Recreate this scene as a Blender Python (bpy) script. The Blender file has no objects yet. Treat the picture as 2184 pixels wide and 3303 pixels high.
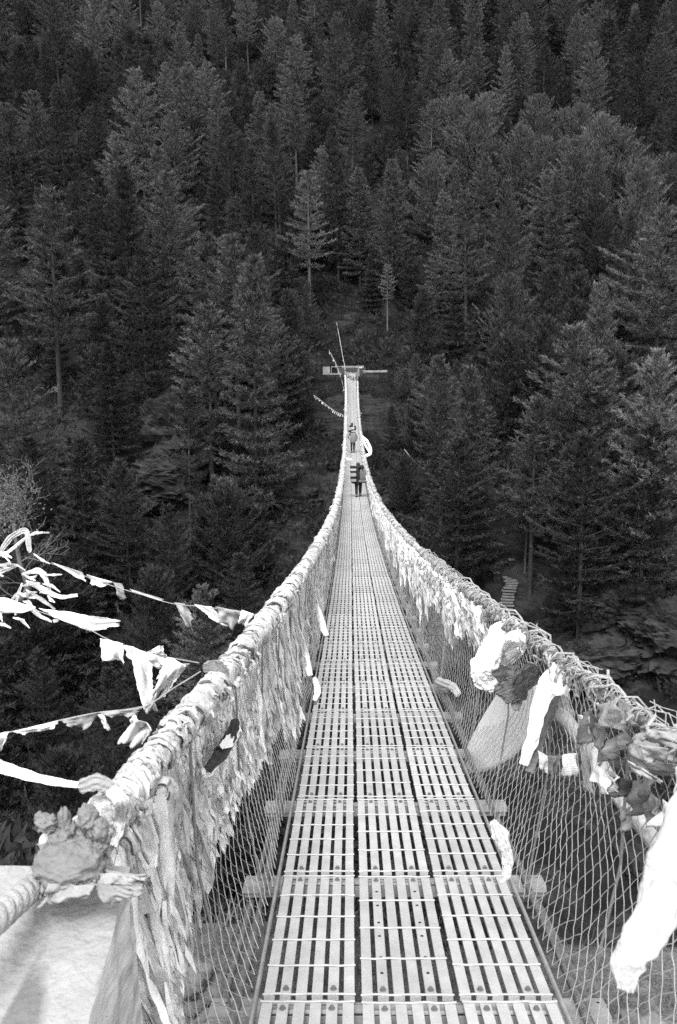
import bpy, math, random
import numpy as np
from mathutils import Vector, Matrix
from mathutils import noise as mnoise

rng = np.random.default_rng(11)
random.seed(11)
R = math.radians
sc = bpy.context.scene
COL = sc.collection

# ------------------------------------------------------------------ camera
CAM = Vector((-0.19, 0.0, 0.0))
PITCH, YAW, ROLL = 10.0, 0.88, -0.7
FPX = 2695.0                       # focal length in pixels of the 2184 x 3303 photograph
CR = (Matrix.Rotation(R(YAW), 3, 'Z') @ Matrix.Rotation(R(90 - PITCH), 3, 'X') @ Matrix.Rotation(R(ROLL), 3, 'Z'))
cam_d = bpy.data.cameras.new('camera')
cam = bpy.data.objects.new('camera', cam_d)
COL.objects.link(cam)
cam.location = CAM
cam.rotation_mode = 'QUATERNION'
cam.rotation_quaternion = CR.to_quaternion()
cam_d.sensor_fit = 'VERTICAL'
cam_d.sensor_height = 36.0
cam_d.lens = FPX / 3303.0 * 36.0
cam_d.clip_start = 0.05
cam_d.clip_end = 3000
cam_d.dof.use_dof = True
cam_d.dof.focus_distance = 14.0
cam_d.dof.aperture_fstop = 9.0
sc.camera = cam
S = 2184 / 1568.0


def ray(px, py):
    d = Vector(((px * S - 1092) / FPX, -(py * S - 1651.5) / FPX, -1.0))
    return CR @ d


def at(px, py, zc):
    """a place seen at (px, py), zc metres away along the view"""
    return CAM + ray(px, py) * zc


def proj(p):
    q = CR.transposed() @ (Vector(p) - CAM)
    if q.z > -0.05:
        return None
    return ((q.x / -q.z * FPX + 1092) / S, (-q.y / -q.z * FPX + 1651.5) / S, -q.z)


# ------------------------------------------------------------------ noise (numpy)
def _hash(i, j, k, seed):
    n = (i * 374761393 + j * 668265263 + k * 2147483647 + seed * 974634777) & 0xFFFFFFFF
    n = ((n ^ (n >> 13)) * 1274126177) & 0xFFFFFFFF
    n = n ^ (n >> 16)
    return (n & 0xFFFFFF) / float(0xFFFFFF) * 2 - 1


def vnoise(x, y, z=0.0, seed=0):
    x, y, z = np.broadcast_arrays(np.asarray(x, float), np.asarray(y, float), np.asarray(z, float))
    i, j, k = np.floor(x).astype(np.int64), np.floor(y).astype(np.int64), np.floor(z).astype(np.int64)
    u, v, w = x - i, y - j, z - k
    u, v, w = u * u * (3 - 2 * u), v * v * (3 - 2 * v), w * w * (3 - 2 * w)
    r = 0
    for a in (0, 1):
        for b in (0, 1):
            for c in (0, 1):
                r = r + _hash(i + a, j + b, k + c, seed) * (u if a else 1 - u) * (v if b else 1 - v) * (w if c else 1 - w)
    return r


def fbm(x, y, z=0.0, seed=0, oct=4):
    r, a = 0, 1.0
    for o in range(oct):
        f = 2.03 ** o
        r = r + a * vnoise(np.asarray(x) * f, np.asarray(y) * f, np.asarray(z) * f, seed + o)
        a *= 0.5
    return r


def sstep(a, b, x):
    t = np.clip((x - a) / (b - a), 0, 1)
    return t * t * (3 - 2 * t)


# ------------------------------------------------------------------ mesh helpers
def mesh(name, V, F, mats=None, smooth=False):
    V = np.asarray(V, dtype=np.float32).reshape(-1, 3)
    me = bpy.data.meshes.new(name)
    me.vertices.add(len(V))
    me.vertices.foreach_set('co', V.ravel())
    fs = [np.asarray(f, dtype=np.int32) for f in F if len(f)]
    loops = np.concatenate([f.ravel() for f in fs])
    tot = np.concatenate([np.full(len(f), f.shape[1], np.int32) for f in fs])
    start = np.concatenate([[0], np.cumsum(tot)[:-1]]).astype(np.int32)
    me.loops.add(len(loops))
    me.loops.foreach_set('vertex_index', loops)
    me.polygons.add(len(tot))
    me.polygons.foreach_set('loop_start', start)
    me.polygons.foreach_set('use_smooth', np.full(len(tot), bool(smooth), dtype=bool))
    me.update(calc_edges=True)
    me.validate()
    for m in (mats or []):
        me.materials.append(m)
    return me


class MB:
    """collects shapes, then links them as ONE mesh object"""
    def __init__(s):
        s.V, s.T, s.Q, s.n = [], [], [], 0

    def add(s, V, F):
        V = np.asarray(V, float).reshape(-1, 3)
        F = np.asarray(F, np.int64)
        if F.size:
            (s.T if F.shape[1] == 3 else s.Q).append(F + s.n)
        s.V.append(V)
        s.n += len(V)

    def addm(s, V, Fs):
        V = np.asarray(V, float).reshape(-1, 3)
        for F in Fs:
            F = np.asarray(F, np.int64)
            if F.size:
                (s.T if F.shape[1] == 3 else s.Q).append(F + s.n)
        s.V.append(V)
        s.n += len(V)

    def box(s, c, d, rot=None):
        x, y, z = [q / 2 for q in d]
        V = [Vector(p) for p in ((-x, -y, -z), (x, -y, -z), (x, y, -z), (-x, y, -z), (-x, -y, z), (x, -y, z), (x, y, z), (-x, y, z))]
        if rot is not None:
            V = [rot @ v for v in V]
        V = [v + Vector(c) for v in V]
        s.add([tuple(v) for v in V], [(0, 3, 2, 1), (4, 5, 6, 7), (0, 1, 5, 4), (1, 2, 6, 5), (2, 3, 7, 6), (3, 0, 4, 7)])

    def tube(s, P, r, n=8, cap=True, noise_amp=0.0, seed=0, squash=None):
        P = [Vector(p) for p in P]
        m = len(P)
        rr = r if hasattr(r, '__len__') else [r] * m
        up = Vector((0, 0, 1)) if abs((P[-1] - P[0]).normalized().z) < 0.9 else Vector((1, 0, 0))
        V = []
        for i in range(m):
            t = (P[min(i + 1, m - 1)] - P[max(i - 1, 0)])
            if t.length < 1e-9:
                t = Vector((0, 0, 1))
            t.normalize()
            a = t.cross(up)
            if a.length < 1e-4:
                a = t.cross(Vector((1, 0.3, 0)))
            a.normalize()
            b = a.cross(t)
            up = b
            for k in range(n):
                th = 2 * math.pi * k / n
                q = rr[i]
                if noise_amp:
                    q *= 1 + noise_amp * mnoise.noise(Vector((P[i].x * 0.9 + math.cos(th) * 1.1 + seed, P[i].y * 9 + math.sin(th) * 1.1, P[i].z * 9 + seed)))
                ca, sa = math.cos(th) * q, math.sin(th) * q
                if squash:
                    sa *= squash
                V.append(tuple(P[i] + a * ca + b * sa))
        F = []
        for i in range(m - 1):
            for k in range(n):
                k2 = (k + 1) % n
                F.append((i * n + k, i * n + k2, (i + 1) * n + k2, (i + 1) * n + k))
        T = []
        if cap:
            c0, c1 = len(V), len(V) + 1
            V += [tuple(P[0]), tuple(P[-1])]
            for k in range(n):
                k2 = (k + 1) % n
                T.append((c0, k2, k))
                T.append((c1, (m - 1) * n + k, (m - 1) * n + k2))
        s.addm(V, [F, T] if T else [F])

    def segs(s, A, B, r, n=3):
        A, B = np.asarray(A, float), np.asarray(B, float)
        d = B - A
        L = np.linalg.norm(d, axis=1, keepdims=True) + 1e-9
        d = d / L
        ref = np.where(np.abs(d[:, 2:3]) < 0.9, [[0, 0, 1.0]], [[1.0, 0, 0]])
        a = np.cross(d, ref)
        a /= np.linalg.norm(a, axis=1, keepdims=True)
        b = np.cross(d, a)
        rr = r if np.ndim(r) == 0 else np.asarray(r)[:, None]
        rings = []
        for base in (A, B):
            for k in range(n):
                th = 2 * math.pi * k / n
                rings.append(base + (a * math.cos(th) + b * math.sin(th)) * rr)
        V = np.stack(rings, 1).reshape(-1, 3)
        i0 = (np.arange(len(A)) * 2 * n)[:, None]
        F = []
        for k in range(n):
            k2 = (k + 1) % n
            F.append(np.concatenate([i0 + k, i0 + k2, i0 + n + k2, i0 + n + k], 1))
        s.add(V, np.concatenate(F, 0))

    def data(s, name, mats=None, smooth=False):
        F = []
        if s.T:
            F.append(np.concatenate(s.T))
        if s.Q:
            F.append(np.concatenate(s.Q))
        return mesh(name, np.concatenate(s.V), F, mats, smooth)

    def build(s, name, m, parent=None, smooth=False):
        return link(name, s.data(name, [m], smooth), parent)


def link(name, me, parent=None):
    o = bpy.data.objects.new(name, me)
    COL.objects.link(o)
    if parent is not None:
        o.parent = parent
    return o


def empty(name, loc=(0, 0, 0)):
    o = bpy.data.objects.new(name, None)
    o.empty_display_size = 0.2
    COL.objects.link(o)
    o.location = loc
    return o


def tag(o, label=None, cat=None, group=None, kind=None):
    if label: o['label'] = label
    if cat: o['category'] = cat
    if group: o['group'] = group
    if kind: o['kind'] = kind
    return o


def child(o, parent):
    """parent o (built in world coordinates) to an Empty that stands at the thing's base"""
    o.parent = parent
    o.matrix_parent_inverse = Matrix.Translation(-Vector(parent.location))
    return o


# ------------------------------------------------------------------ materials (all greys: a black and white photograph)
def mat(name, lo, hi, scale=8.0, rough=0.8, bump=0.0, bscale=None, obj_rand=0.0, transl=0.0, detail=6, spec=0.2, stretch=None, metal=0.0):
    m = bpy.data.materials.new(name)
    m.use_nodes = True
    nt = m.node_tree
    nt.nodes.clear()
    N, L = nt.nodes.new, nt.links.new
    out = N('ShaderNodeOutputMaterial')
    b = N('ShaderNodeBsdfPrincipled')
    b.inputs['Roughness'].default_value = rough
    b.inputs['Specular IOR Level'].default_value = spec
    b.inputs['Metallic'].default_value = metal
    tc = N('ShaderNodeTexCoord')
    mp = N('ShaderNodeMapping')
    if stretch:
        mp.inputs['Scale'].default_value = stretch
    L(tc.outputs['Object'], mp.inputs['Vector'])
    nz = N('ShaderNodeTexNoise')
    nz.inputs['Scale'].default_value = scale
    nz.inputs['Detail'].default_value = detail
    nz.inputs['Roughness'].default_value = 0.65
    L(mp.outputs['Vector'], nz.inputs['Vector'])
    mr = N('ShaderNodeMapRange')
    mr.inputs['From Min'].default_value = 0.3
    mr.inputs['From Max'].default_value = 0.7
    mr.inputs['To Min'].default_value = lo
    mr.inputs['To Max'].default_value = hi
    L(nz.outputs['Fac'], mr.inputs['Value'])
    val = mr.outputs['Result']
    if obj_rand:
        oi = N('ShaderNodeObjectInfo')
        m2 = N('ShaderNodeMapRange')
        m2.inputs['To Min'].default_value = 1 - obj_rand
        m2.inputs['To Max'].default_value = 1 + obj_rand * 0.6
        L(oi.outputs['Random'], m2.inputs['Value'])
        mu = N('ShaderNodeMath')
        mu.operation = 'MULTIPLY'
        L(val, mu.inputs[0])
        L(m2.outputs['Result'], mu.inputs[1])
        val = mu.outputs[0]
    L(val, b.inputs['Base Color'])
    if bump:
        n2 = N('ShaderNodeTexNoise')
        n2.inputs['Scale'].default_value = bscale or scale * 3
        n2.inputs['Detail'].default_value = 8
        L(mp.outputs['Vector'], n2.inputs['Vector'])
        bp = N('ShaderNodeBump')
        bp.inputs['Strength'].default_value = bump
        bp.inputs['Distance'].default_value = 0.02
        L(n2.outputs['Fac'], bp.inputs['Height'])
        L(bp.outputs['Normal'], b.inputs['Normal'])
    if transl:
        tr = N('ShaderNodeBsdfTranslucent')
        L(val, tr.inputs['Color'])
        mx = N('ShaderNodeMixShader')
        mx.inputs['Fac'].default_value = transl
        L(b.outputs['BSDF'], mx.inputs[1])
        L(tr.outputs['BSDF'], mx.inputs[2])
        L(mx.outputs['Shader'], out.inputs['Surface'])
    else:
        L(b.outputs['BSDF'], out.inputs['Surface'])
    return m


M = {
    'deck': mat('galvanised_steel', 0.2192, 0.3167, 7, 0.55, 0.15, 120, obj_rand=0.2, spec=0.4),
    'rod': mat('weld_rod', 0.2344, 0.3348, 30, 0.5, spec=0.4),
    'beam': mat('beam_steel', 0.134, 0.2145, 14, 0.6, 0.15),
    'bolt': mat('bolt_steel', 0.066, 0.1056, 40, 0.45, spec=0.5),
    'cable': mat('wire_rope', 0.06, 0.144, 30, 0.7, 0.6, 90),
    'wire': mat('net_wire', 0.1944, 0.288, 20, 0.55, spec=0.4),
    'hanger': mat('hanger_rod', 0.098, 0.168, 20, 0.6),
    'white': mat('white_cotton', 0.68, 0.8, 5, 0.95, 0.25, 30, obj_rand=0.08, transl=0.15, spec=0.05),
    'pale': mat('pale_cotton', 0.4928, 0.7616, 9, 0.95, 0.3, 60, obj_rand=0.38, transl=0.2, spec=0.05),
    'wrap': mat('wound_cloth', 0.2154, 0.4562, 16, 0.95, 0.5, 60, transl=0.08, spec=0.05, detail=9),
    'wrapr': mat('twined_string', 0.119, 0.425, 22, 0.95, 0.5, 60, transl=0.05, spec=0.05, detail=9),
    'scarf_near': mat('near_scarf_cotton', 0.301, 0.3846, 5, 0.95, 0.35, 40, transl=0.1, spec=0.05),
    'sheet': mat('sheet_plastic', 0.72, 0.8, 6, 0.6, 0.1, 30, transl=0.45, spec=0.2),
    'grey': mat('grey_cotton', 0.12, 0.192, 12, 0.95, 0.4, 80, obj_rand=0.25, transl=0.15, spec=0.05),
    'mid': mat('mid_cotton', 0.192, 0.288, 12, 0.95, 0.4, 80, obj_rand=0.2, transl=0.15, spec=0.05),
    'dark': mat('dark_cotton', 0.042, 0.077, 12, 0.95, 0.4, 80, obj_rand=0.3, transl=0.1, spec=0.05),
    'concrete_side': mat('rough_concrete', 0.16, 0.576, 7, 0.95, 0.35, 50, detail=10, stretch=(1, 0.55, 2.6)),
    'rope': mat('hemp_rope', 0.196, 0.294, 25, 0.95, 0.6, 120),
    'bark': mat('pine_bark', 0.018, 0.045, 3, 0.95, 0.6, 12, obj_rand=0.3, stretch=(1, 1, 0.25)),
    'pale_bark': mat('pale_bark', 0.049, 0.105, 6, 0.9, 0.4, 20),
    'lichen': mat('lichen_twig', 0.0576, 0.1248, 10, 0.95, 0.3),
    'log': mat('weathered_log', 0.1125, 0.27, 16, 0.95, 0.7, 40, stretch=(1, 1, 1)),
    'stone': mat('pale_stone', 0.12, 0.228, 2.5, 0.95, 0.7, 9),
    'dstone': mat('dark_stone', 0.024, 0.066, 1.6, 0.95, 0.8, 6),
    'crag': mat('crag_rock', 0.0042, 0.035, 1.1, 0.95, 0.9, 5, detail=12, stretch=(0.7, 0.7, 1.6)),
    'stone_dark': mat('path_stone', 0.04, 0.13, 3, 0.95, 0.6, 12),
    'boulder': mat('bank_stone', 0.05, 0.16, 9, 0.95, 0.8, 40),
    'step': mat('stone_step', 0.078, 0.1365, 3, 0.95, 0.6, 12),
    'skin': mat('skin', 0.096, 0.12, 10, 0.6),
    'black': mat('black_fabric', 0.0072, 0.018, 30, 0.9),
    'trouser': mat('dark_trousers', 0.0108, 0.021, 30, 0.9),
    'bag': mat('load_fabric', 0.07, 0.105, 20, 0.85, 0.3),
    'bagw': mat('load_white', 0.1984, 0.248, 20, 0.85, 0.3),
    'coat': mat('coat_fabric', 0.096, 0.156, 25, 0.9, 0.3),
    'hair': mat('hair', 0.01, 0.02, 40, 0.6),
    'grass': mat('dry_grass', 0.06, 0.156, 3, 0.95, obj_rand=0, transl=0.2),
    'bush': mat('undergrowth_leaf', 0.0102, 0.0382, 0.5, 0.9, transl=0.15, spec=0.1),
    'leaf': mat('near_leaf', 0.022, 0.055, 3, 0.9, transl=0.2, spec=0.1),
}


def foliage(name, lo, hi):
    m = mat(name, lo, hi, 1.6, 0.75, obj_rand=0.3, transl=0.25, spec=0.15, detail=4)
    nt = m.node_tree
    b = [n for n in nt.nodes if n.type == 'BSDF_PRINCIPLED'][0]
    tr = [n for n in nt.nodes if n.type == 'BSDF_TRANSLUCENT'][0]
    src = b.inputs['Base Color'].links[0].from_socket
    a = nt.nodes.new('ShaderNodeAttribute'); a.attribute_name = 'tone'
    mu = nt.nodes.new('ShaderNodeMath'); mu.operation = 'MULTIPLY'
    nt.links.new(src, mu.inputs[0]); nt.links.new(a.outputs['Fac'], mu.inputs[1])
    nt.links.new(mu.outputs[0], b.inputs['Base Color']); nt.links.new(mu.outputs[0], tr.inputs['Color'])
    return m


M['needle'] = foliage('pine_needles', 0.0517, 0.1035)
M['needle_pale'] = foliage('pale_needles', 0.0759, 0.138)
M['needle_dark'] = foliage('dark_needles', 0.024, 0.051)  # random dark trees, and gorge shade carried as needle colour


def printed(name, lo, hi):
    """cotton with faint rows of print worn almost away"""
    m = mat(name, lo, hi, 10, 0.95, 0.3, 70, transl=0.15, spec=0.05)
    nt = m.node_tree
    N, L = nt.nodes.new, nt.links.new
    b = [n for n in nt.nodes if n.type == 'BSDF_PRINCIPLED'][0]
    src = b.inputs['Base Color'].links[0].from_socket
    uv = N('ShaderNodeUVMap')
    w = N('ShaderNodeTexWave')
    w.bands_direction = 'Y'
    w.inputs['Scale'].default_value = 3.2
    w.inputs['Distortion'].default_value = 1.0
    w.inputs['Detail'].default_value = 3
    L(uv.outputs['UV'], w.inputs['Vector'])
    n = N('ShaderNodeTexNoise')
    n.inputs['Scale'].default_value = 45
    L(uv.outputs['UV'], n.inputs['Vector'])
    mu = N('ShaderNodeMath'); mu.operation = 'MULTIPLY'
    L(w.outputs['Fac'], mu.inputs[0]); L(n.outputs['Fac'], mu.inputs[1])
    mr = N('ShaderNodeMapRange')
    mr.inputs['From Min'].default_value = 0.3; mr.inputs['From Max'].default_value = 0.55
    mr.inputs['To Min'].default_value = 1.0; mr.inputs['To Max'].default_value = 0.6
    L(mu.outputs[0], mr.inputs['Value'])
    m2 = N('ShaderNodeMath'); m2.operation = 'MULTIPLY'
    L(src, m2.inputs[0]); L(mr.outputs['Result'], m2.inputs[1])
    L(m2.outputs[0], b.inputs['Base Color'])
    return m


M['print'] = printed('printed_cotton', 0.42, 0.54)


def concrete_top():
    """pale limewashed concrete with one long damp stain and soft blotches"""
    m = mat('limewashed_concrete', 0.17, 0.25, 4.5, 0.9, 0.6, 45)
    nt = m.node_tree
    N, L = nt.nodes.new, nt.links.new
    b = [n for n in nt.nodes if n.type == 'BSDF_PRINCIPLED'][0]
    src = b.inputs['Base Color'].links[0].from_socket
    tc = N('ShaderNodeTexCoord')
    mp = N('ShaderNodeMapping')
    mp.inputs['Scale'].default_value = (7.0, 1.6, 1.0)
    mp.inputs['Rotation'].default_value = (0, 0, R(6))
    L(tc.outputs['Object'], mp.inputs['Vector'])
    n = N('ShaderNodeTexNoise')
    n.inputs['Scale'].default_value = 1.35
    n.inputs['Detail'].default_value = 3
    n.inputs['Distortion'].default_value = 0.6
    L(mp.outputs['Vector'], n.inputs['Vector'])
    mr = N('ShaderNodeMapRange')
    mr.inputs['From Min'].default_value = 0.54; mr.inputs['From Max'].default_value = 0.64
    mr.inputs['To Min'].default_value = 1.0; mr.inputs['To Max'].default_value = 0.5
    L(n.outputs['Fac'], mr.inputs['Value'])
    m2 = N('ShaderNodeMath'); m2.operation = 'MULTIPLY'
    L(src, m2.inputs[0]); L(mr.outputs['Result'], m2.inputs[1])
    L(m2.outputs[0], b.inputs['Base Color'])
    return m


M['concrete'] = concrete_top()


def ground_mat():
    m = bpy.data.materials.new('hillside')
    m.use_nodes = True
    nt = m.node_tree
    nt.nodes.clear()
    N, L = nt.nodes.new, nt.links.new
    out = N('ShaderNodeOutputMaterial'); b = N('ShaderNodeBsdfPrincipled')
    b.inputs['Roughness'].default_value = 0.95
    b.inputs['Specular IOR Level'].default_value = 0.1
    L(b.outputs['BSDF'], out.inputs['Surface'])
    tc = N('ShaderNodeTexCoord'); geo = N('ShaderNodeNewGeometry')
    n1 = N('ShaderNodeTexNoise'); n1.inputs['Scale'].default_value = 0.35; n1.inputs['Detail'].default_value = 10; n1.inputs['Roughness'].default_value = 0.7
    L(tc.outputs['Object'], n1.inputs['Vector'])
    soil = N('ShaderNodeMapRange'); soil.inputs['From Min'].default_value = 0.3; soil.inputs['From Max'].default_value = 0.7
    soil.inputs['To Min'].default_value = 0.003; soil.inputs['To Max'].default_value = 0.014
    L(n1.outputs['Fac'], soil.inputs['Value'])
    # rock: slanted beds
    mp = N('ShaderNodeMapping'); mp.inputs['Rotation'].default_value = (R(20), R(38), 0); mp.inputs['Scale'].default_value = (0.35, 0.35, 1.6)
    L(tc.outputs['Object'], mp.inputs['Vector'])
    n2 = N('ShaderNodeTexNoise'); n2.inputs['Scale'].default_value = 0.9; n2.inputs['Detail'].default_value = 12; n2.inputs['Roughness'].default_value = 0.72
    n2.inputs['Distortion'].default_value = 0.5
    L(mp.outputs['Vector'], n2.inputs['Vector'])
    rock = N('ShaderNodeMapRange'); rock.inputs['From Min'].default_value = 0.35; rock.inputs['From Max'].default_value = 0.68
    rock.inputs['To Min'].default_value = 0.006; rock.inputs['To Max'].default_value = 0.045
    L(n2.outputs['Fac'], rock.inputs['Value'])
    sep = N('ShaderNodeSeparateXYZ'); L(geo.outputs['Normal'], sep.inputs[0])
    ad = N('ShaderNodeMath'); ad.operation = 'ADD'
    L(sep.outputs['Z'], ad.inputs[0])
    n3 = N('ShaderNodeTexNoise'); n3.inputs['Scale'].default_value = 0.25; n3.inputs['Detail'].default_value = 5
    L(tc.outputs['Object'], n3.inputs['Vector'])
    s3 = N('ShaderNodeMapRange'); s3.inputs['To Min'].default_value = -0.25; s3.inputs['To Max'].default_value = 0.25
    L(n3.outputs['Fac'], s3.inputs['Value']); L(s3.outputs['Result'], ad.inputs[1])
    fac = N('ShaderNodeMapRange'); fac.inputs['From Min'].default_value = 0.74; fac.inputs['From Max'].default_value = 0.6
    fac.inputs['To Min'].default_value = 0.0; fac.inputs['To Max'].default_value = 1.0
    L(ad.outputs[0], fac.inputs['Value'])
    mx = N('ShaderNodeMix'); mx.data_type = 'FLOAT'
    L(fac.outputs['Result'], mx.inputs[0]); L(soil.outputs['Result'], mx.inputs[2]); L(rock.outputs['Result'], mx.inputs[3])
    # dry grass and grit on the near bank (world y below 7)
    sp = N('ShaderNodeSeparateXYZ'); L(tc.outputs['Object'], sp.inputs[0])
    nf = N('ShaderNodeMapRange'); nf.inputs['From Min'].default_value = 4.5; nf.inputs['From Max'].default_value = 3.9
    L(sp.outputs['Y'], nf.inputs['Value'])
    n4 = N('ShaderNodeTexNoise'); n4.inputs['Scale'].default_value = 9; n4.inputs['Detail'].default_value = 10; n4.inputs['Roughness'].default_value = 0.8
    L(tc.outputs['Object'], n4.inputs['Vector'])
    g4 = N('ShaderNodeMapRange'); g4.inputs['From Min'].default_value = 0.3; g4.inputs['From Max'].default_value = 0.7
    g4.inputs['To Min'].default_value = 0.04; g4.inputs['To Max'].default_value = 0.25
    L(n4.outputs['Fac'], g4.inputs['Value'])
    mx2 = N('ShaderNodeMix'); mx2.data_type = 'FLOAT'
    L(nf.outputs['Result'], mx2.inputs[0]); L(mx.outputs[0], mx2.inputs[2]); L(g4.outputs['Result'], mx2.inputs[3])
    L(mx2.outputs[0], b.inputs['Base Color'])
    bp = N('ShaderNodeBump'); bp.inputs['Strength'].default_value = 0.9; bp.inputs['Distance'].default_value = 0.5
    L(n2.outputs['Fac'], bp.inputs['Height']); L(bp.outputs['Normal'], b.inputs['Normal'])
    return m


M['ground'] = ground_mat()

# ------------------------------------------------------------------ terrain: two banks of a gorge
LAND = -1.10                       # height of the landing at the far end of the bridge


def terr(x, y):
    x, y = np.broadcast_arrays(np.asarray(x, float), np.asarray(y, float))
    n1 = fbm(x * 0.045, y * 0.045, 0, 5, 4)
    n2 = fbm(x * 0.2, y * 0.2, 0, 9, 4)
    n3 = fbm(x * 1.1, y * 1.1, 0, 15, 3)
    edge = 3.75 + 0.35 * vnoise(x * 0.8, 0.3, 0, 3) + 0.15 * vnoise(x * 3, 0.3, 0, 4)
    left = sstep(-1.6, -3.5, x)
    d = np.maximum(y - edge, 0)
    drop = (1 - left) * d * 2.4 + left * (np.minimum(d, 9) * 0.64 + np.maximum(d - 9, 0) * 2.2)
    near = -2.72 - 0.04 * np.maximum(y, 0) - drop + 0.07 * n3 + 0.25 * n2 * sstep(4, 9, y)
    # far bank
    spur = 11 * sstep(6, 26, x) + 6 * sstep(26, 60, x) - 6 * sstep(-12, -40, x)
    yy = y + spur * sstep(112, 70, y) + 3.0 * n1
    low = -44 + (yy - 47) * 0.71
    up = -3.0 + (y - 109) * 0.655 + 5.0 * fbm(x * 0.02, y * 0.02, 0, 21, 3) * sstep(112, 150, y)
    k = sstep(103, 112, y)
    far = low * (1 - k) + up * k
    # broken rock steps below the bridge end and on the right spur
    st = far / 7.0 + 0.5 * n1
    stair = (np.floor(st) + sstep(0.35, 0.62, st - np.floor(st)) - 0.5 * n1) * 7.0
    rk = 0.75 * sstep(0.0, 0.35, fbm(x * 0.03 + 7, y * 0.03, 0, 33, 3) + 0.3 * sstep(14, 30, x) + 0.2) * sstep(106, 96, y)
    far = far * (1 - rk) + stair * rk
    far = far + 1.1 * n2 * sstep(50, 60, y) + 0.25 * n3
    shelf = sstep(13, 6, np.abs(x - 1)) * sstep(103, 106.5, y) * sstep(121, 112, y)
    far = far * (1 - shelf) + (LAND - 0.55 + 0.12 * n3) * shelf
    return np.maximum(np.maximum(near, -45 + 0.8 * n2), far)


def build_ground():
    xs = np.concatenate([np.linspace(-230, -60, 50)[:-1], np.linspace(-60, -6, 90)[:-1], np.linspace(-6, 6, 90)[:-1], np.linspace(6, 60, 90)[:-1], np.linspace(60, 230, 50)])
    ys = np.concatenate([np.linspace(-40, -2, 12)[:-1], np.linspace(-2, 7, 90)[:-1], np.linspace(7, 46, 45)[:-1], np.linspace(46, 125, 150)[:-1], np.linspace(125, 420, 110)])
    X, Y = np.meshgrid(xs, ys)
    Z = terr(X, Y)
    V = np.stack([X, Y, Z], -1).reshape(-1, 3)
    nx, ny = len(xs), len(ys)
    i = np.arange(nx - 1)[None, :] + np.arange(ny - 1)[:, None] * nx
    F = np.stack([i, i + 1, i + nx + 1, i + nx], -1).reshape(-1, 4)
    o = link('ground', mesh('ground', V, [F], [M['ground']], True))
    tag(o, kind='structure')


build_ground()

# ------------------------------------------------------------------ bridge curves
def dz(y):
    return -(1.85 + 0.165 * y - 0.001594 * y * y)


def dslope(y):
    return -(0.165 - 2 * 0.001594 * y)


YEND = 108.0


def rail_x(y):
    return 0.55 + 0.28 * math.exp(-max(y, 0) / 9.0) + 0.36 * math.exp(-(YEND - min(y, YEND)) / 12.0)


RH = 1.10
NB = 0.585                        # the net meets the deck edge here


def rail(y, sd):
    return Vector((sd * rail_x(y), y, dz(y) + RH))


def net_pt(y, t, sd):
    """t = 0 at the hand cable, 1 at the deck edge; the net bellies outwards"""
    x = rail_x(y) * (1 - t) + NB * t + (0.10 + 0.025 * math.sin(y * 1.3 + sd)) * math.sin(math.pi * t) ** 1.0
    return Vector((sd * x, y, dz(y) + RH * (1 - t) - 0.01))


_NY = np.concatenate([np.arange(0.9, 14, 0.04), np.arange(14, 70, 0.3)])
_NT = np.linspace(0, 1, 31)
_NP = {}
for _sd in (-1, 1):
    A = np.array([tuple(net_pt(y, t, _sd)) for y in _NY for t in _NT]) - np.array(CAM)
    A = A @ np.array(CR)
    _NP[_sd] = ((A[:, 0] / -A[:, 2] * FPX + 1092) / S, (-A[:, 1] / -A[:, 2] * FPX + 1651.5) / S, -A[:, 2])


def nz(px_, py_, sd, off=0.04):
    """depth of the net (or hand cable) seen at a pixel, less a little so the cloth lies on its inner face"""
    X, Y, Z = _NP[sd]
    return float(Z[np.argmin((X - px_) ** 2 + (Y - py_) ** 2)]) - off


bridge = empty('suspension_bridge', (0, 0, dz(0)))
tag(bridge, 'long narrow steel footbridge with slatted deck and wire net sides across the gorge', 'bridge')


def bpart(mb, name, m, smooth=False):
    return child(mb.build(name, m, None, smooth), bridge)


# deck panels
PITCH_Y, Y0 = 0.99, 2.70
SL, GAP, PW = 0.040, 0.019, 0.335
XC = (-0.3625, 0.0, 0.3625)


def slats(mb, n, length, x0, y0, z0, rot=None, thick=0.016):
    for i in range(n):
        x = x0 - PW / 2 + SL / 2 + i * (SL + GAP)
        mb.box((x, y0, z0 - thick / 2), (SL, length, thick))


def panel_mesh(holes, gap_noise):
    mb = MB()
    slats(mb, 6, 0.965, 0, 0, 0)
    for yy in (-0.472, 0.472):                     # flat bars the slats are welded to
        mb.box((0, yy, -0.016 - 0.016), (PW - 0.02, 0.014, 0.006))
    return mb.data('deck_panel', [M['deck']])


def rods_mesh(ys):
    mb = MB()
    for yy in ys:
        n = 7
        P = [(-PW / 2 - 0.004 + (PW + 0.008) * i / (n - 1), yy + 0.0014 * math.sin(i * 2.1 + yy * 40), 0.0035 + 0.0012 * math.sin(i * 3 + yy * 17)) for i in range(n)]
        mb.tube(P, 0.0042, 6)
    return mb.data('cross_rods', [M['rod']])  # cross rods on top of the slats, separate pieces in one mesh


def bolt_mesh():
    mb = MB()
    for r, z0, z1, n in ((0.0125, 0.0, 0.0025, 12), (0.0085, 0.0025, 0.011, 6)):
        mb.tube([(0, 0, z0), (0, 0, z1)], r, n)
    return mb.data('bolt', [M['bolt']])


PM = panel_mesh(False, 0)
RODS = [rods_mesh([-0.477, -0.29, -0.1, 0.09, 0.285, 0.477]), rods_mesh([-0.475, -0.235, 0.0, 0.24, 0.474]), rods_mesh([-0.476, -0.28, -0.095, 0.1, 0.29, 0.478])]
BM = bolt_mesh()


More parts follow.
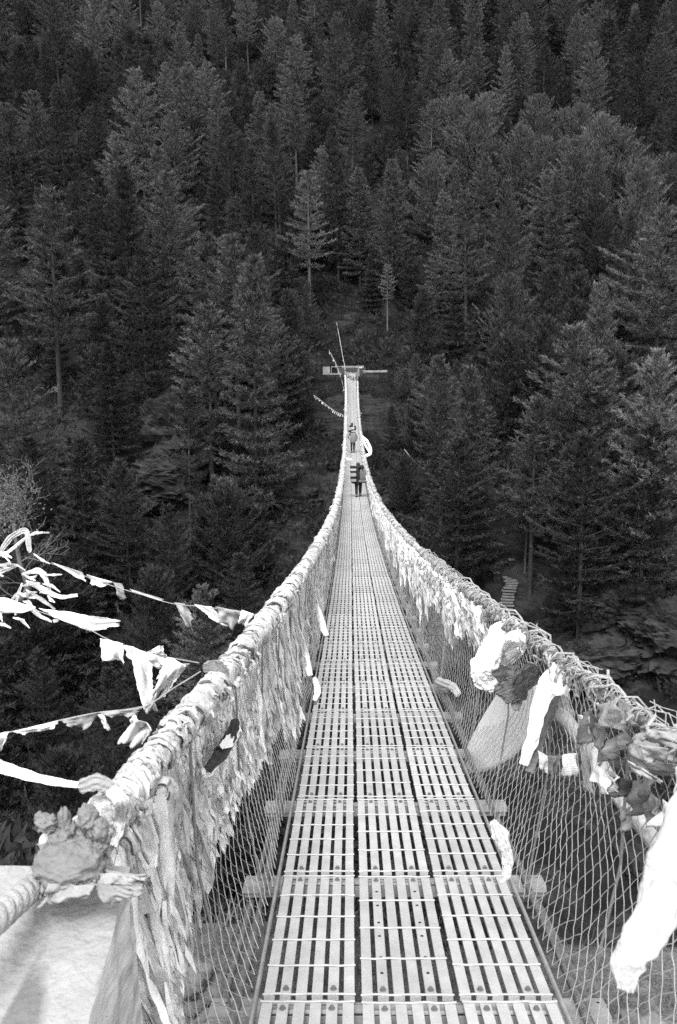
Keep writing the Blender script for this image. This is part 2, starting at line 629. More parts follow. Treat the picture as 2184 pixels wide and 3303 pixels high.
def place(o, y, x=0.0, dzz=0.0):
    o.matrix_world = Matrix.Translation(Vector((x, y, dz(y) + dzz))) @ Matrix.Rotation(math.atan(dslope(y)), 4, 'X')


def bchild(o):
    o.parent = bridge
    o.matrix_parent_inverse = Matrix.Translation(-Vector(bridge.location))


bpy.context.view_layer.update()
dark_dot = MB()
for a in range(1):
    dark_dot.tube([(0, 0, -0.004), (0, 0, 0.0012)], 0.0068, 10)
HOLE = dark_dot.data('bolt_hole', [M['black']])
for row in range(-2, 31):
    yc = Y0 + PITCH_Y * (row + 0.5)
    for ci in range(3):
        o = link('deck_panel', PM)
        bchild(o)
        place(o, yc + random.uniform(-0.005, 0.005), XC[ci] + random.uniform(-0.003, 0.003), random.uniform(-0.002, 0.002))
        k = link('cross_rods', RODS[ci], o)
        if row < 9:
            for bx in (-PW / 2 + SL / 2 + 1 * (SL + GAP), -PW / 2 + SL / 2 + 4 * (SL + GAP)):
                for by in (-0.44, 0.44):
                    bo = link('bolt', BM, o)
                    bo.location = (bx, by, 0.0)
        if row == 0 and ci == 1:                 # the nearest middle panel has rows of empty holes
            for bx in (-PW / 2 + SL / 2 + 1 * (SL + GAP), -PW / 2 + SL / 2 + 4 * (SL + GAP)):
                for by in (-0.33, -0.22, -0.06, 0.05, 0.2, 0.33):
                    ho = link('bolt_hole', HOLE, o)
                    ho.location = (bx, by, 0.0)
mb = MB()
row = 31
while Y0 + PITCH_Y * (row + 0.5) < YEND:
    yc = Y0 + PITCH_Y * (row + 0.5)
    rot = Matrix.Rotation(math.atan(dslope(yc)), 3, 'X')
    for ci in range(3):
        for i in range(6):
            x = XC[ci] - PW / 2 + SL / 2 + i * (SL + GAP)
            mb.box((x, yc, dz(yc) - 0.008), (SL, 0.968, 0.016), rot)
        for q in (-0.475, -0.28, -0.09, 0.1, 0.29, 0.475):
            v = rot @ Vector((0, q, 0.002))
            mb.box((XC[ci], yc + v.y, dz(yc) + v.z), (PW, 0.012, 0.012), rot)
    row += 1
NROW = row
tag(bpart(mb, 'far_decking', M['deck']), kind='stuff')

# crossbeams with two bolt holes at each end
cb = MB()
cb.box((0, 0, -0.040), (1.06, 0.04, 0.006))
cb.box((0, -0.040, -0.066), (1.44, 0.005, 0.052))
cb.box((0, 0.040, -0.066), (1.44, 0.005, 0.052))
for sd in (-1, 1):
    cb.box((sd * 0.632, 0, -0.036), (0.185, 0.11, 0.008))
    cb.box((sd * 0.632, -0.060, -0.050), (0.185, 0.008, 0.022))
    cb.box((sd * 0.632, 0.012, -0.0295), (0.185, 0.006, 0.005))
CBM = cb.data('crossbeam', [M['beam']])
far_cb = MB()
cnt = 0
for row in range(-1, NROW + 1):
    y = Y0 + PITCH_Y * row
    if y > YEND:
        break
    if cnt < 60:
        o = link('crossbeam', CBM)
        bchild(o)
        place(o, y)
        cnt += 1
        if row < 8:
            for sd in (-1, 1):
                for hx in (0.665, 0.70):
                    ho = link('bolt_hole', HOLE, o)
                    ho.location = (sd * hx, 0.025, -0.0325)
                    ho.scale = (1.1, 1.1, 1)
    else:
        far_cb.box((0, y, dz(y) - 0.045), (1.44, 0.09, 0.04))
tag(bpart(far_cb, 'far_crossbeams', M['beam']), kind='stuff')


def yline(a, b, st):
    n = int((b - a) / st) + 1
    return [a + (b - a) * i / (n - 1) for i in range(n)]


for sd in (-1, 1):
    # edge angle iron beside the deck
    e = MB()
    P = [(sd * 0.560, y, dz(y) - 0.012) for y in yline(0.7, YEND, 1.0)]
    e.tube(P, 0.009, 6)
    bpart(e, 'edge_bar', M['beam'])
    # walkway cables under the deck edge
    e = MB()
    P = [(sd * 0.625 + 0.006 * math.sin(y * 2.2), y, dz(y) - 0.012 + 0.006 * math.sin(y * 3.1)) for y in yline(0.7, YEND, 0.3)]
    e.tube(P, 0.015, 8, noise_amp=0.9, seed=3)
    bpart(e, 'walkway_cable', M['cable'], True)
    # brace wire below, seen between the beams
    e = MB()
    P = [(sd * (0.70 + 0.015 * math.sin(y * 1.1)), y, dz(y) - 0.13 + 0.02 * math.sin(y * 0.8)) for y in yline(1.0, YEND, 0.4)]
    e.tube(P, 0.014, 8, noise_amp=0.5, seed=5)
    bpart(e, 'lower_cable', M['cable'], True)
    # hand cable
    e = MB()
    ya = 1.72 if sd < 0 else -1.0
    P = [rail(y, sd) for y in yline(ya, YEND, 0.3)]
    e.tube(P, 0.02, 8)
    bpart(e, 'hand_cable', M['cable'], True)
    # hangers
    far = MB()
    c = 0
    for row in range(-1, NROW):
        y = Y0 + PITCH_Y * row
        if y > YEND - 0.5:
            break
        a, b = rail(y, sd), Vector((sd * 0.65, y, dz(y) - 0.04))
        mid = (a + b) / 2 + Vector((sd * 0.045, 0.03 * math.sin(row * 1.7), 0))
        if c < 50:
            h = MB()
            h.tube([a, mid, b], 0.0055, 6)
            h.tube([b + (mid - b) * 0.42 + Vector((0, 0, -0.012)), b + (mid - b) * 0.42 + Vector((0, 0, 0.012))], 0.011, 6)
            bpart(h, 'hanger_rod', M['hanger'])
            c += 1
        else:
            far.tube([a, mid, b], 0.008, 4)
    tag(bpart(far, 'far_hangers', M['hanger']), kind='stuff')


# wire netting: chain link cells, one net a side
def netting(sd):
    mb = MB()
    def sheet(y0, y1, a, rows, r, jit):
        ny = int((y1 - y0) / a)
        ys = y0 + np.arange(ny + 1) * a
        G = np.zeros((ny + 1, rows + 1, 3))
        for j in range(rows + 1):
            t = j / rows
            for i in range(ny + 1):
                y = ys[i] + (a / 2 if j % 2 else 0)
                y += jit * mnoise.noise(Vector((ys[i] * 2.3, t * 5, sd * 3.0)))
                p = net_pt(y, min(1, t + 0.3 * jit * mnoise.noise(Vector((ys[i] * 3.1, t * 7, 9 + sd)))), sd)
                p.x += sd * jit * 0.5 * mnoise.noise(Vector((ys[i] * 1.3, t * 3, 4.0)))
                G[i, j] = p
        A, B = [], []
        for j in range(rows):
            if j % 2 == 0:
                A.append(G[:, j]); B.append(G[:, j + 1])
                A.append(G[1:, j]); B.append(G[:-1, j + 1])
            else:
                A.append(G[:, j]); B.append(G[:, j + 1])
                A.append(G[:-1, j]); B.append(G[1:, j + 1])
        A, B = np.concatenate(A), np.concatenate(B)
        # every wire bends a little where it hooks its neighbour
        n = A.shape[0]
        mid = (A + B) / 2
        mid[:, 1] += (np.arange(n) % 2 * 2 - 1) * 0.0
        mid += rng.normal(0, a * 0.025, mid.shape)
        mb.segs(A, mid, r); mb.segs(mid, B, r)
    sheet(0.6 if sd > 0 else 1.86, 9.0, 0.088, 21, 0.0018, 0.05)
    sheet(9.0, 22.0, 0.1, 18, 0.0026, 0.05)
    sheet(22.0, YEND, 0.2, 10, 0.005, 0.03)
    bpart(mb, 'wire_netting', M['wire'])


netting(-1)
netting(1)

# ------------------------------------------------------------------ cloth helpers
def grid_faces(nu, nv, wrap=False):
    i = np.arange(nu - 1)[:, None] * nv + np.arange(nv - 1)[None, :]
    F = np.stack([i, i + 1, i + nv + 1, i + nv], -1).reshape(-1, 4)
    return F


def smooth_path(P, n):
    """Catmull-Rom through the points"""
    P = [Vector(p) for p in P]
    if len(P) == 2:
        return [P[0].lerp(P[1], i / (n - 1)) for i in range(n)]
    Q = [P[0] * 2 - P[1]] + P + [P[-1] * 2 - P[-2]]
    out = []
    for i in range(n):
        u = i / (n - 1) * (len(P) - 1)
        k = min(int(u), len(P) - 2)
        t = u - k
        a, b, c, d = Q[k], Q[k + 1], Q[k + 2], Q[k + 3]
        out.append(0.5 * ((2 * b) + (c - a) * t + (2 * a - 5 * b + 4 * c - d) * t * t + (3 * b - a - 3 * c + d) * t ** 3))
    return out


def interp(W, n):
    return np.interp(np.linspace(0, 1, n), np.linspace(0, 1, len(W)), W)


def scarf(mb, P, W, flat=0.35, n=None, fold=0.22, seed=0, seg=30, sag=0):
    """a gathered scarf: flattened sleeve of cloth with lengthwise pleats and creases along a path"""
    n = n or 14 * (len(P) - 1) + 8
    Q = smooth_path(P, n)
    ws = interp(W, n)
    V = []
    np_ = 2 + int(seed * 7) % 3
    for i in range(n):
        t = (Q[min(i + 1, n - 1)] - Q[max(i - 1, 0)]).normalized()
        view = (Q[i] - CAM).normalized()
        a = t.cross(view)
        if a.length < 1e-3:
            a = Vector((1, 0, 0))
        a.normalize()
        b = a.cross(t).normalized()
        e = 1.0
        if i < 2: e = 0.55 + 0.2 * i
        sw = 0.16 * fold * mnoise.noise(Vector((i * 0.14, seed * 2.3, 1)))
        for k in range(seg):
            th = 2 * math.pi * k / seg
            f = 1 + fold * mnoise.noise(Vector((math.cos(th) * 1.6 + seed * 3.1, math.sin(th) * 1.6, i * 0.12 + seed)))
            f += fold * 0.6 * mnoise.noise(Vector((math.cos(th) * 3.6 + seed, math.sin(th) * 3.6, i * 0.22)))
            ca, sa = math.cos(th), math.sin(th)
            pl = math.sin(ca * np_ * 3.6 + seed + 1.1 * mnoise.noise(Vector((i * 0.1, seed, 3.0))))
            cr = mnoise.noise(Vector((i * 0.45 + ca * 1.2, seed * 1.7, ca * 2.0)))
            bb = sa * flat * 0.5 * f + fold * 0.42 * pl * (0.5 + 0.5 * abs(sa)) + fold * 0.3 * cr
            V.append(tuple(Q[i] + a * ((ca * f * e + sw) * ws[i] / 2) + b * (bb * ws[i] / 2 * e)
                           + (t * ws[i] * 0.25 * mnoise.noise(Vector((ca * 3, sa * 3, seed))) if i >= n - 2 else Vector((0, 0, 0)))))
    F = []
    for i in range(n - 1):
        for k in range(seg):
            k2 = (k + 1) % seg
            F.append((i * seg + k, i * seg + k2, (i + 1) * seg + k2, (i + 1) * seg + k))
    T = []
    for k in range(1, seg - 1):
        T.append((0, k + 1, k))
        b0 = (n - 1) * seg
        T.append((b0, b0 + k, b0 + k + 1))
    mb.addm(V, [F, T])


def px(w, zc):
    return w * S * zc / FPX


def flag_data(c, amp=0.02, n=12, seed=0, fray=0.02, name='flag', m=None, sag=0.0, uv=False):
    """a square of cloth given by its four corners tl, tr, br, bl"""
    tl, tr, br, bl = [Vector(q) for q in c]
    nrm = (tr - tl).cross(bl - tl)
    sz = max((tr - tl).length, (bl - tl).length)
    nrm.normalize()
    V, UV = [], []
    for i in range(n):
        for j in range(n):
            u, v = i / (n - 1), j / (n - 1)
            p = tl.lerp(tr, u).lerp(bl.lerp(br, u), v)
            e = 0
            if j == n - 1:
                p += (bl - tl).normalized() * sz * fray * random.uniform(-1.5, 1)
            if i in (0, n - 1):
                p += (tr - tl).normalized() * sz * fray * random.uniform(-0.6, 0.6)
            d = mnoise.noise(Vector((u * 2.2 + seed * 5.3, v * 1.7 + seed, seed * 0.7))) + 0.5 * mnoise.noise(Vector((u * 5 + seed * 2, v * 3.2, seed * 1.9)))
            p += nrm * amp * d * 1.6 * (0.25 + 0.75 * v)
            p.z -= sag * math.sin(math.pi * u) * (1 - v * 0.5)
            V.append(tuple(p)); UV.append((u, v))
    me = mesh(name, V, [grid_faces(n, n)], [m] if m else [], True)
    if uv:
        l = me.uv_layers.new(name='UVMap')
        for lp in me.loops:
            l.data[lp.index].uv = UV[lp.vertex_index]
    return me


def thick(o, t=0.0025):
    md = o.modifiers.new('thickness', 'SOLIDIFY')
    md.thickness = t
    md.offset = 0
    return o


def one(mb, name, m, label, cat, group=None, smooth=True):
    o = mb.build(name, m, None, smooth)
    return tag(o, label, cat, group)


# strips that hang on the nets: twelve cuts of cloth
def strip_mesh(k):
    rs = np.random.default_rng(100 + k)
    nu, nv = 9, 22
    w = rs.uniform(0.03, 0.085)
    V = []
    LK = [1.0 - rs.uniform(0, 0.22) for _ in range(nu)]
    for i in range(nu):
        for j in range(nv):
            u, v = i / (nu - 1) - 0.5, j / (nv - 1)
            ww = w * (0.5 + 0.6 * v ** 0.7 + 0.4 * vnoise(v * 5 + k, 0.5, 0, k))
            x = u * ww + 0.03 * vnoise(v * 3.3 + 9 * k, 0.2, 0, k + 50) + 0.006 * vnoise(v * 14, u * 5, 0, k + 90)
            y = 0.010 * math.sin(u * 14 + k + v * 4) + 0.02 * vnoise(v * 5.3 + k, u * 2.2, 0, 70 + k) + 0.008 * vnoise(v * 13 + k, u * 6, 0, 71 + k)
            V.append((x, y, -v * LK[i]))
    F = grid_faces(nu, nv).reshape(nu - 1, nv - 1, 4)
    keep = np.ones((nu - 1, nv - 1), bool)
    for c in range(nu - 1):                 # tears
        if rs.random() < 0.4:
            keep[c, rs.integers(6, nv - 2):] = False
        if rs.random() < 0.3:
            q = rs.integers(2, nv - 4); keep[c, q:q + rs.integers(1, 4)] = False
    return mesh('cloth_strip', V, [F[keep]], [M['pale']], True)


STRIPS = [strip_mesh(k) for k in range(12)]


def strip_matrix(y, t0, sd, length, off, yaw=0.0, lean=0.0, wsc=1.0):
    a = net_pt(y, t0, sd)
    b = net_pt(y + lean, min(1.0, t0 + length / RH), sd)
    zax = (a - b).normalized()
    xax = Vector((0, 1, dslope(y)))
    yax = zax.cross(xax).normalized()
    xax = yax.cross(zax).normalized()
    xax = xax * math.cos(yaw) + yax * math.sin(yaw)
    yax = zax.cross(xax).normalized()
    m = Matrix((xax * wsc, yax, zax * length)).transposed().to_4x4()
    return Matrix.Translation(a + Vector((sd * off, 0, 0))) @ m


def hem(y):
    return 0.88 + 0.12 * math.sin(y * 1.1 + 0.6) + 0.2 * mnoise.noise(Vector((y * 0.55, 3.3, 0)))


# left net: a thick coat of ragged cloth; the nearest 230 strips one by one
GL = 'ragged pale strips hanging on the net above the concrete block side'
cands = []
y = 1.95
while y < 46:
    k = 4
    for q in range(k):
        t0 = [0.0, 0.06, 0.3, 0.12][q] + random.uniform(0, 0.22)
        ln = max(0.2, (hem(y) - t0) * RH * random.uniform(0.55, 1.03))
        cands.append((y + random.uniform(-0.06, 0.06), min(t0, 0.7), ln))
    y += 0.05 + y * 0.0045
mb_far = MB()
for n_, (y, t0, ln) in enumerate(cands):
    mx = strip_matrix(y, t0, -1, ln, random.uniform(0.025, 0.075), random.uniform(-0.5, 0.5), random.uniform(-0.02, 0.09), random.uniform(0.8, 1.4) * (1 + y * 0.02))
    if n_ < 290:
        o = link('cloth_strip', STRIPS[n_ % 12])
        o.matrix_world = mx
        tag(o, 'ragged pale cloth strip among the many matted on the net beyond the concrete block', 'cloth strip', GL)
    else:
        me = STRIPS[n_ % 12]
        V = np.array([tuple(mx @ v.co) for v in me.vertices])
        F = np.array([tuple(p.vertices) for p in me.polygons])
        mb_far.add(V, F)
y = 44.0
o = one(mb_far, 'matted_cloth', M['pale'], 'matted pale cloth strips on the net farther along, one pale mass', 'cloth strips')
o['kind'] = 'stuff'

# right net: fewer strips, from six metres on
GR = 'pale strips hanging from the hand cable on the stone stairs side'
mb_far = MB()
y, n_ = 5.4, 0
while y < 60:
    for q in range(3):
        ln = random.choice([0.22, 0.3, 0.38, 0.5, 0.62, 0.8]) * random.uniform(0.8, 1.1) * (1.0 if y > 9 else 0.75)
        mx = strip_matrix(y + random.uniform(-0.1, 0.1), 0.0, 1, ln, random.uniform(-0.09, -0.03), random.uniform(-0.7, 0.7), random.uniform(-0.35, -0.05) * ln, random.uniform(0.6, 1.6) * (1 + y * 0.012))
        if n_ < 90:
            o = link('scarf_strip', STRIPS[(n_ * 5) % 12])
            o.matrix_world = mx
            tag(o, 'pale scarf end tied to the hand cable, one of many toward the stone stairs side', 'scarf', GR)
        else:
            me = STRIPS[n_ % 12]
            mb_far.add(np.array([tuple(mx @ v.co) for v in me.vertices]), np.array([tuple(p.vertices) for p in me.polygons]))
        n_ += 1
    y += 0.13 + y * 0.003
o = one(mb_far, 'scarf_fringe', M['pale'], 'fringe of pale scarf ends along the far stretch of the hand cable', 'scarves')
o['kind'] = 'stuff'


# cloth wound round the hand cables
def wrapping(sd, y0, y1, rad, m, label, tails, name, lump):
    mb = MB()
    y = y0
    P = []
    while y < y1:
        P.append(rail(y, sd)); y += 0.006 + 0.0012 * y
    n = 26
    V = []
    m_ = len(P)
    for i, p in enumerate(P):
        t = (P[min(i + 1, m_ - 1)] - P[max(i - 1, 0)]).normalized()
        a = t.cross(Vector((0, 0, 1))).normalized()
        b = a.cross(t)
        base = rad(p.y)
        base *= 1 + lump * mnoise.noise(Vector((p.y * 2.6, sd * 5, 1))) + 0.5 * lump * mnoise.noise(Vector((p.y * 9, sd * 2, 7)))
        for k in range(n):
            th = 2 * math.pi * k / n
            tw = th + p.y * 3.0
            q = base * (1 + 0.22 * mnoise.noise(Vector((math.cos(th) * 1.5, p.y * 16 + math.sin(th) * 2.0, math.sin(th) * 1.5 + sd)))
                        + 0.2 * mnoise.noise(Vector((math.cos(tw) * 2.5, p.y * 36, math.sin(tw) * 2.5)))
                        + 0.16 * abs(mnoise.noise(Vector((math.cos(tw) * 3.5, p.y * 75 + math.sin(th) * 3, math.sin(tw) * 3.5)))))
            V.append(tuple(p + a * math.cos(th) * q + b * math.sin(th) * q + Vector((0, 0, -0.25 * base))))
    F = []
    for i in range(m_ - 1):
        for k in range(n):
            k2 = (k + 1) % n
            F.append((i * n + k, i * n + k2, (i + 1) * n + k2, (i + 1) * n + k))
    mb.add(V, F)
    # bands wound round and loose ends
    for q_ in range(tails):
        y = y0 + (y1 * 0.8 - y0) * random.random() ** 2.2
        if sd > 0 and random.random() < 0.85 and mnoise.noise(Vector((y * 1.5, 2.2, 8.8))) < 0.02:
            continue
        r0 = rad(y)
        sc_ = 1 + y * 0.03
        wd = random.uniform(0.012, 0.05) * sc_
        tn = random.uniform(0.2, 1.0)
        ph = random.uniform(0, 6.28)
        N1, N2 = 12, 9
        pth = []
        slant = random.uniform(-0.25, 0.25) * (1.6 if sd > 0 else 1.0)
        for i in range(N1):
            th = ph + tn * 6.283 * i / (N1 - 1)
            rr = r0 * (1.12 + 0.15 * random.random())
            c = rail(y + slant * i / N1, sd)
            pth.append(c + Vector((math.cos(th) * rr, 0, math.sin(th) * rr - 0.25 * r0)))
        d = (pth[-1] - pth[-2]).normalized()
        ln = random.choice([0.02, 0.03, 0.03, 0.04, 0.06, 0.1]) * random.uniform(0.7, 1.2) * sc_
        q = Vector(pth[-1])
        for i in range(N2):
            d = (d + Vector((random.uniform(-0.35, 0.35), random.uniform(-0.45, 0.45), random.uniform(-0.75, 0.05)))).normalized()
            q = q + d * ln / N2
            pth.append(Vector(q))
        ax = Vector((0, 1, dslope(y))).normalized()
        V2, nu_ = [], 6
        for i, p in enumerate(pth):
            t = (pth[min(i + 1, len(pth) - 1)] - pth[max(i - 1, 0)]).normalized()
            a = (ax - t * ax.dot(t))
            a = a.normalized() if a.length > 1e-3 else Vector((1, 0, 0))
            b_ = t.cross(a)
            w2 = wd * (0.75 + 0.5 * mnoise.noise(Vector((i * 0.4, q_ * 1.3, 0))))
            for k in range(nu_):
                u = k / (nu_ - 1) - 0.5
                V2.append(tuple(p + a * u * w2 + b_ * wd * (0.18 * math.sin(u * 9 + q_) + 0.2 * mnoise.noise(Vector((i * 0.5, u * 3, q_ * 1.0))))))
        mb.add(V2, grid_faces(len(pth), nu_))
    o = one(mb, name, m, label, 'wrapping')
    return o


wrapping(-1, 1.80, 100, lambda y: 0.038 + 0.014 * min(1, max(0, (y - 2) / 3)) + 0.0006 * y, M['wrap'],
         'thick pale cloth wound along the hand cable that ends at the concrete block', 620, 'cloth_wrapping', 0.75)
wrapping(1, 1.0, 96, lambda y: 0.009 + 0.026 * min(1, max(0, (y - 4) / 8)) + 0.0006 * y, M['wrapr'],
         'tangled strings and cloth wound along the hand cable with the hanging white scarves', 1500, 'twine_wrapping', 0.95)
# wiry loops of string round the nearer part of the right cable
mb = MB()
for _ in range(260):
    y = random.uniform(1.6, 9.5)
    c = rail(y, 1)
    r0 = random.choice([0.02, 0.026, 0.03, 0.04, 0.06])
    P = []
    ph, tw = random.uniform(0, 6.3), random.uniform(-0.5, 0.5)
    nn = random.randint(6, 16)
    for i in range(nn):
        th = ph + i * 0.7
        rj = r0 * random.uniform(0.75, 1.3)
        P.append(c + Vector((math.cos(th) * rj, i * 0.016 * (1 + 1.6 * tw) + 0.02 * math.sin(i * 1.3 + ph), math.sin(th) * rj + i * dslope(y) * 0.011)))
    mb.tube(P, random.choice([0.0018, 0.0025, 0.004, 0.006]), 5)
o = one(mb, 'twine_loops', M['rope'], 'wiry loops of pale twine round the hand cable near the grey cloth bundle', 'twine')

# ------------------------------------------------------------------ the concrete anchor block, rope and bundle (bottom left)
block = empty('anchor_block', at(120, 2371, 1.5))
tag(block, 'pale limewashed concrete block at the near end with a stained sloping top', 'concrete block')
A_ = at(0, 2006, 1.74); B_ = at(302, 2006, 1.74); C_ = at(207, 2371, 1.40); D_ = at(-260, 2371, 1.40)
B2_ = at(345, 2371, 1.74)
dirn = (C_ - B_)
NL = 26
V, Fq = [], []
# top sheet
lft = Vector((-1.5, 0, 0))
def top_pt(u, v):
    # u 0 far .. 1 near ; v 0 right edge .. 1 left
    e = B_ + dirn * (u * 1.9)
    p = e + lft * v
    p.z += 0.004 * mnoise.noise(Vector((u * 6, v * 9, 0)))
    if v == 0: p.x += 0.005 * mnoise.noise(Vector((u * 9, 4, 0)))
    if u == 0: p.y += 0.004 * mnoise.noise(Vector((v * 12, 1, 0)))
    return p
V = [tuple(top_pt(i / (NL - 1), j / (NL - 1))) for i in range(NL) for j in range(NL)]
t_o = mesh('block_top', V, [grid_faces(NL, NL)], [M['concrete']], True)
o = link('block_top', t_o); child(o, block)
mb = MB()
NV = 20
V = []
for i in range(NL):
    e = top_pt(i / (NL - 1), 0)
    for j in range(NV):
        v = j / (NV - 1)
        q = Vector(e); q.z -= v * 1.7
        if 0 < j: q.x += 0.012 * mnoise.noise(Vector((e.y * 14, q.z * 14, 2))) + 0.006 * mnoise.noise(Vector((e.y * 40, q.z * 40, 2))) - 0.001 + 0.02 * v
        V.append(tuple(q))
mb.add(V, grid_faces(NL, NV))
V = []
for j in range(NL):
    e = top_pt(0, j / (NL - 1))
    for k in range(NV):
        v = k / (NV - 1)
        q = Vector(e); q.z -= v * 1.7
        V.append(tuple(q))
mb.add(V, grid_faces(NL, NV))
V = []
for i in range(NL):
    e = top_pt(i / (NL - 1), 1)
    V += [tuple(e), (e.x, e.y, e.z - 1.7)]
mb.add(V, grid_faces(NL, 2))
V = []
for j in range(NL):
    e = top_pt(1, j / (NL - 1))
    V += [tuple(e), (e.x, e.y, e.z - 1.2)]
mb.add(V, grid_faces(NL, 2))
o = mb.build('block_side', M['concrete_side'], None, True); child(o, block)
o['label'] = 'rough darker side of the block'

# twisted rope coming up from the lower left to the bundle
mb = MB()
Pr = smooth_path([at(-90, 2215, 1.36), at(0, 2130, 1.48), at(60, 2075, 1.58), at(105, 2035, 1.67)], 60)
for s3 in range(3):
    Q = []
    for i, p in enumerate(Pr):
        t = (Pr[min(i + 1, 59)] - Pr[max(i - 1, 0)]).normalized()
        a = t.cross(Vector((0, 0, 1))).normalized(); b = a.cross(t)
        th = i * 0.42 + s3 * 2 * math.pi / 3
        Q.append(p + a * math.cos(th) * 0.012 + b * math.sin(th) * 0.012 + Vector((0, 0, 0.006)))
    mb.tube(Q, 0.0145, 8)
one(mb, 'twisted_rope', M['rope'], 'thick twisted rope lying on the pale concrete block, tied to the cloth bundle', 'rope')

# bundle of cloth knotted over the cable end
bun = empty('cloth_bundle', at(165, 2060, 1.66))
tag(bun, 'knotted grey cloth bundle sitting on the edge of the pale concrete block', 'cloth bundle')
def blob(mb, c, r, amp=0.25, seed=0, nu=20, nv=28, freq=2.2, wr=0.0):
    c = Vector(c)
    V = []
    for i in range(nu):
        ph = math.pi * i / (nu - 1)
        for j in range(nv):
            th = 2 * math.pi * j / nv
            d = Vector((math.sin(ph) * math.cos(th), math.sin(ph) * math.sin(th), math.cos(ph)))
            f = 1 + amp * mnoise.noise(d * freq + Vector((seed * 3.7, seed, 0))) + amp * 0.5 * mnoise.noise(d * freq * 2.3 + Vector((0, seed * 2.7, 0)))
            f += wr * (abs(mnoise.noise(Vector((d.x * 2.2, d.y * 2.2, d.z * 7)) + Vector((seed, 0, 5)))) + 0.6 * mnoise.noise(d * 9))
            V.append(tuple(c + Vector((d.x * r[0], d.y * r[1], d.z * r[2])) * f))
    F = []
    for i in range(nu - 1):
        for j in range(nv):
            j2 = (j + 1) % nv
            F.append((i * nv + j, (i + 1) * nv + j, (i + 1) * nv + j2, i * nv + j2))
    mb.add(V, F)
zb = 1.66
mb = MB()
blob(mb, at(160, 2005, 1.62), (px(76, zb), px(60, zb), px(52, zb)), 0.14, 3, 54, 70, 3.0, wr=0.1)
blob(mb, at(160, 1975, zb), (px(66, zb), px(50, zb), px(34, zb)), 0.3, 7, 40, 50, wr=0.3)
o = mb.build('wrapped_cloth', M['grey'], None, True); child(o, bun)
mb = MB()
for q, (x, y, rx, rz, am) in enumerate(((150, 1905, 17, 34, 0.3), (203, 1895, 22, 30, 0.35), (108, 1905, 22, 16, 0.4), (92, 1893, 12, 12, 0.3), (232, 1922, 18, 28, 0.3), (140, 1950, 24, 26, 0.4), (190, 1945, 26, 24, 0.45),
                                         (225, 1965, 20, 18, 0.4), (120, 1975, 20, 16, 0.4), (165, 1930, 16, 30, 0.4), (212, 1925, 10, 22, 0.3))):
    blob(mb, at(x, y, zb - 0.01 * (q % 3)), (px(rx, zb), px(rx, zb), px(rz, zb)), am, q + 11, 34, 40, 2.2, wr=0.2)
o = mb.build('knotted_ends', M['grey'], None, True); child(o, bun)
for q, (quad, z_) in enumerate((([(222, 2014), (338, 2026), (334, 2050), (226, 2050)], 1.62), ([(218, 2040), (270, 2046), (336, 2052), (262, 2078)], 1.6), ([(112, 2040), (220, 2046), (204, 2070), (98, 2092)], 1.58),
                                ([(60, 2030), (125, 2040), (110, 2070), (76, 2066)], 1.6))):
    for k_ in range(2):
        me = flag_data([at(x, y + 6 * k_, z_ - 0.012 * k_) for x, y in quad], 0.03, 22, q * 2.3 + k_, 0.03, 'loose_tail', M['mid'])
        o = link('loose_tail', me); thick(o, 0.004); child(o, bun)
mb = MB()
scarf(mb, [at(140, 1925, 1.66), at(110, 1950, 1.66), at(104, 1972, 1.66)], [px(30, 1.6), px(40, 1.6), px(14, 1.6)], 0.3, seed=20)
one(mb, 'white_rag', M['pale'], 'small bright white rag sticking out behind the grey cloth bundle', 'rag')

# ------------------------------------------------------------------ single scarves
def flag_left(name, m, label, quad, zc, amp, seed):
    o = link(name, flag_data([at(x, y, zc) for x, y in quad], amp, 26, seed, 0.03, name, m))
    thick(o, 0.003)
    return tag(o, label, 'cloth')


def scarf_thing(name, m, label, pts, w, zc, flat=0.35, fold=0.22, seed=0, cat='scarf', group=None):
    mb = MB()
    if isinstance(zc, str):
        zs = [nz(x, y, 1 if zc[0] == 'R' else -1, float(zc[1:] or 0.05)) for x, y in pts]
    else:
        zs = zc if hasattr(zc, '__len__') else [zc] * len(pts)
    scarf(mb, [at(x, y, z) for (x, y), z in zip(pts, zs)], [px(q, zs[min(i, len(zs) - 1)]) for i, q in enumerate(w)], flat, fold=fold, seed=seed)
    return one(mb, name, m, label, cat, group)


scarf_thing('white_scarf', M['scarf_near'], 'broad white scarf hanging in the foreground over the grassy bank', [(1650, 1800), (1586, 1925), (1540, 2060), (1492, 2165), (1456, 2228), (1446, 2292)], (96, 98, 94, 90, 68, 40), 1.45, 0.35, 0.3, 1)
scarf_thing('white_scarf', M['white'], 'long narrow white scarf hanging straight down between two grey cloths', [(1300, 1540), (1276, 1575), (1250, 1640), (1232, 1710), (1212, 1770)], (30, 44, 34, 30, 20), [3.75, 3.74, 3.76, 3.8, 3.85], 0.4, 0.32, 2)
scarf_thing('white_scarf', M['white'], 'short bright flap at the knot of the long narrow white scarf', [(1288, 1540), (1296, 1570), (1296, 1608)], (30, 44, 34), 3.68, 0.3, 0.3, 3)
scarf_thing('white_scarf', M['white'], 'plump white scarf looped over the hand cable beside the oval sheet', [(1200, 1442), (1172, 1455), (1140, 1500), (1118, 1545), (1125, 1578), (1150, 1590)], (24, 40, 54, 58, 46, 20), [4.9, 4.85, 4.82, 4.82, 4.85, 4.85], 0.5, 0.45, 4)
scarf_thing('folded_cloth', M['white'], 'folded white cloth hanging right behind the plump looped scarf', [(1190, 1460), (1196, 1490), (1170, 1520), (1205, 1505)], (30, 44, 40, 24), 'R0.3', 0.4, 0.5, 5, 'cloth')
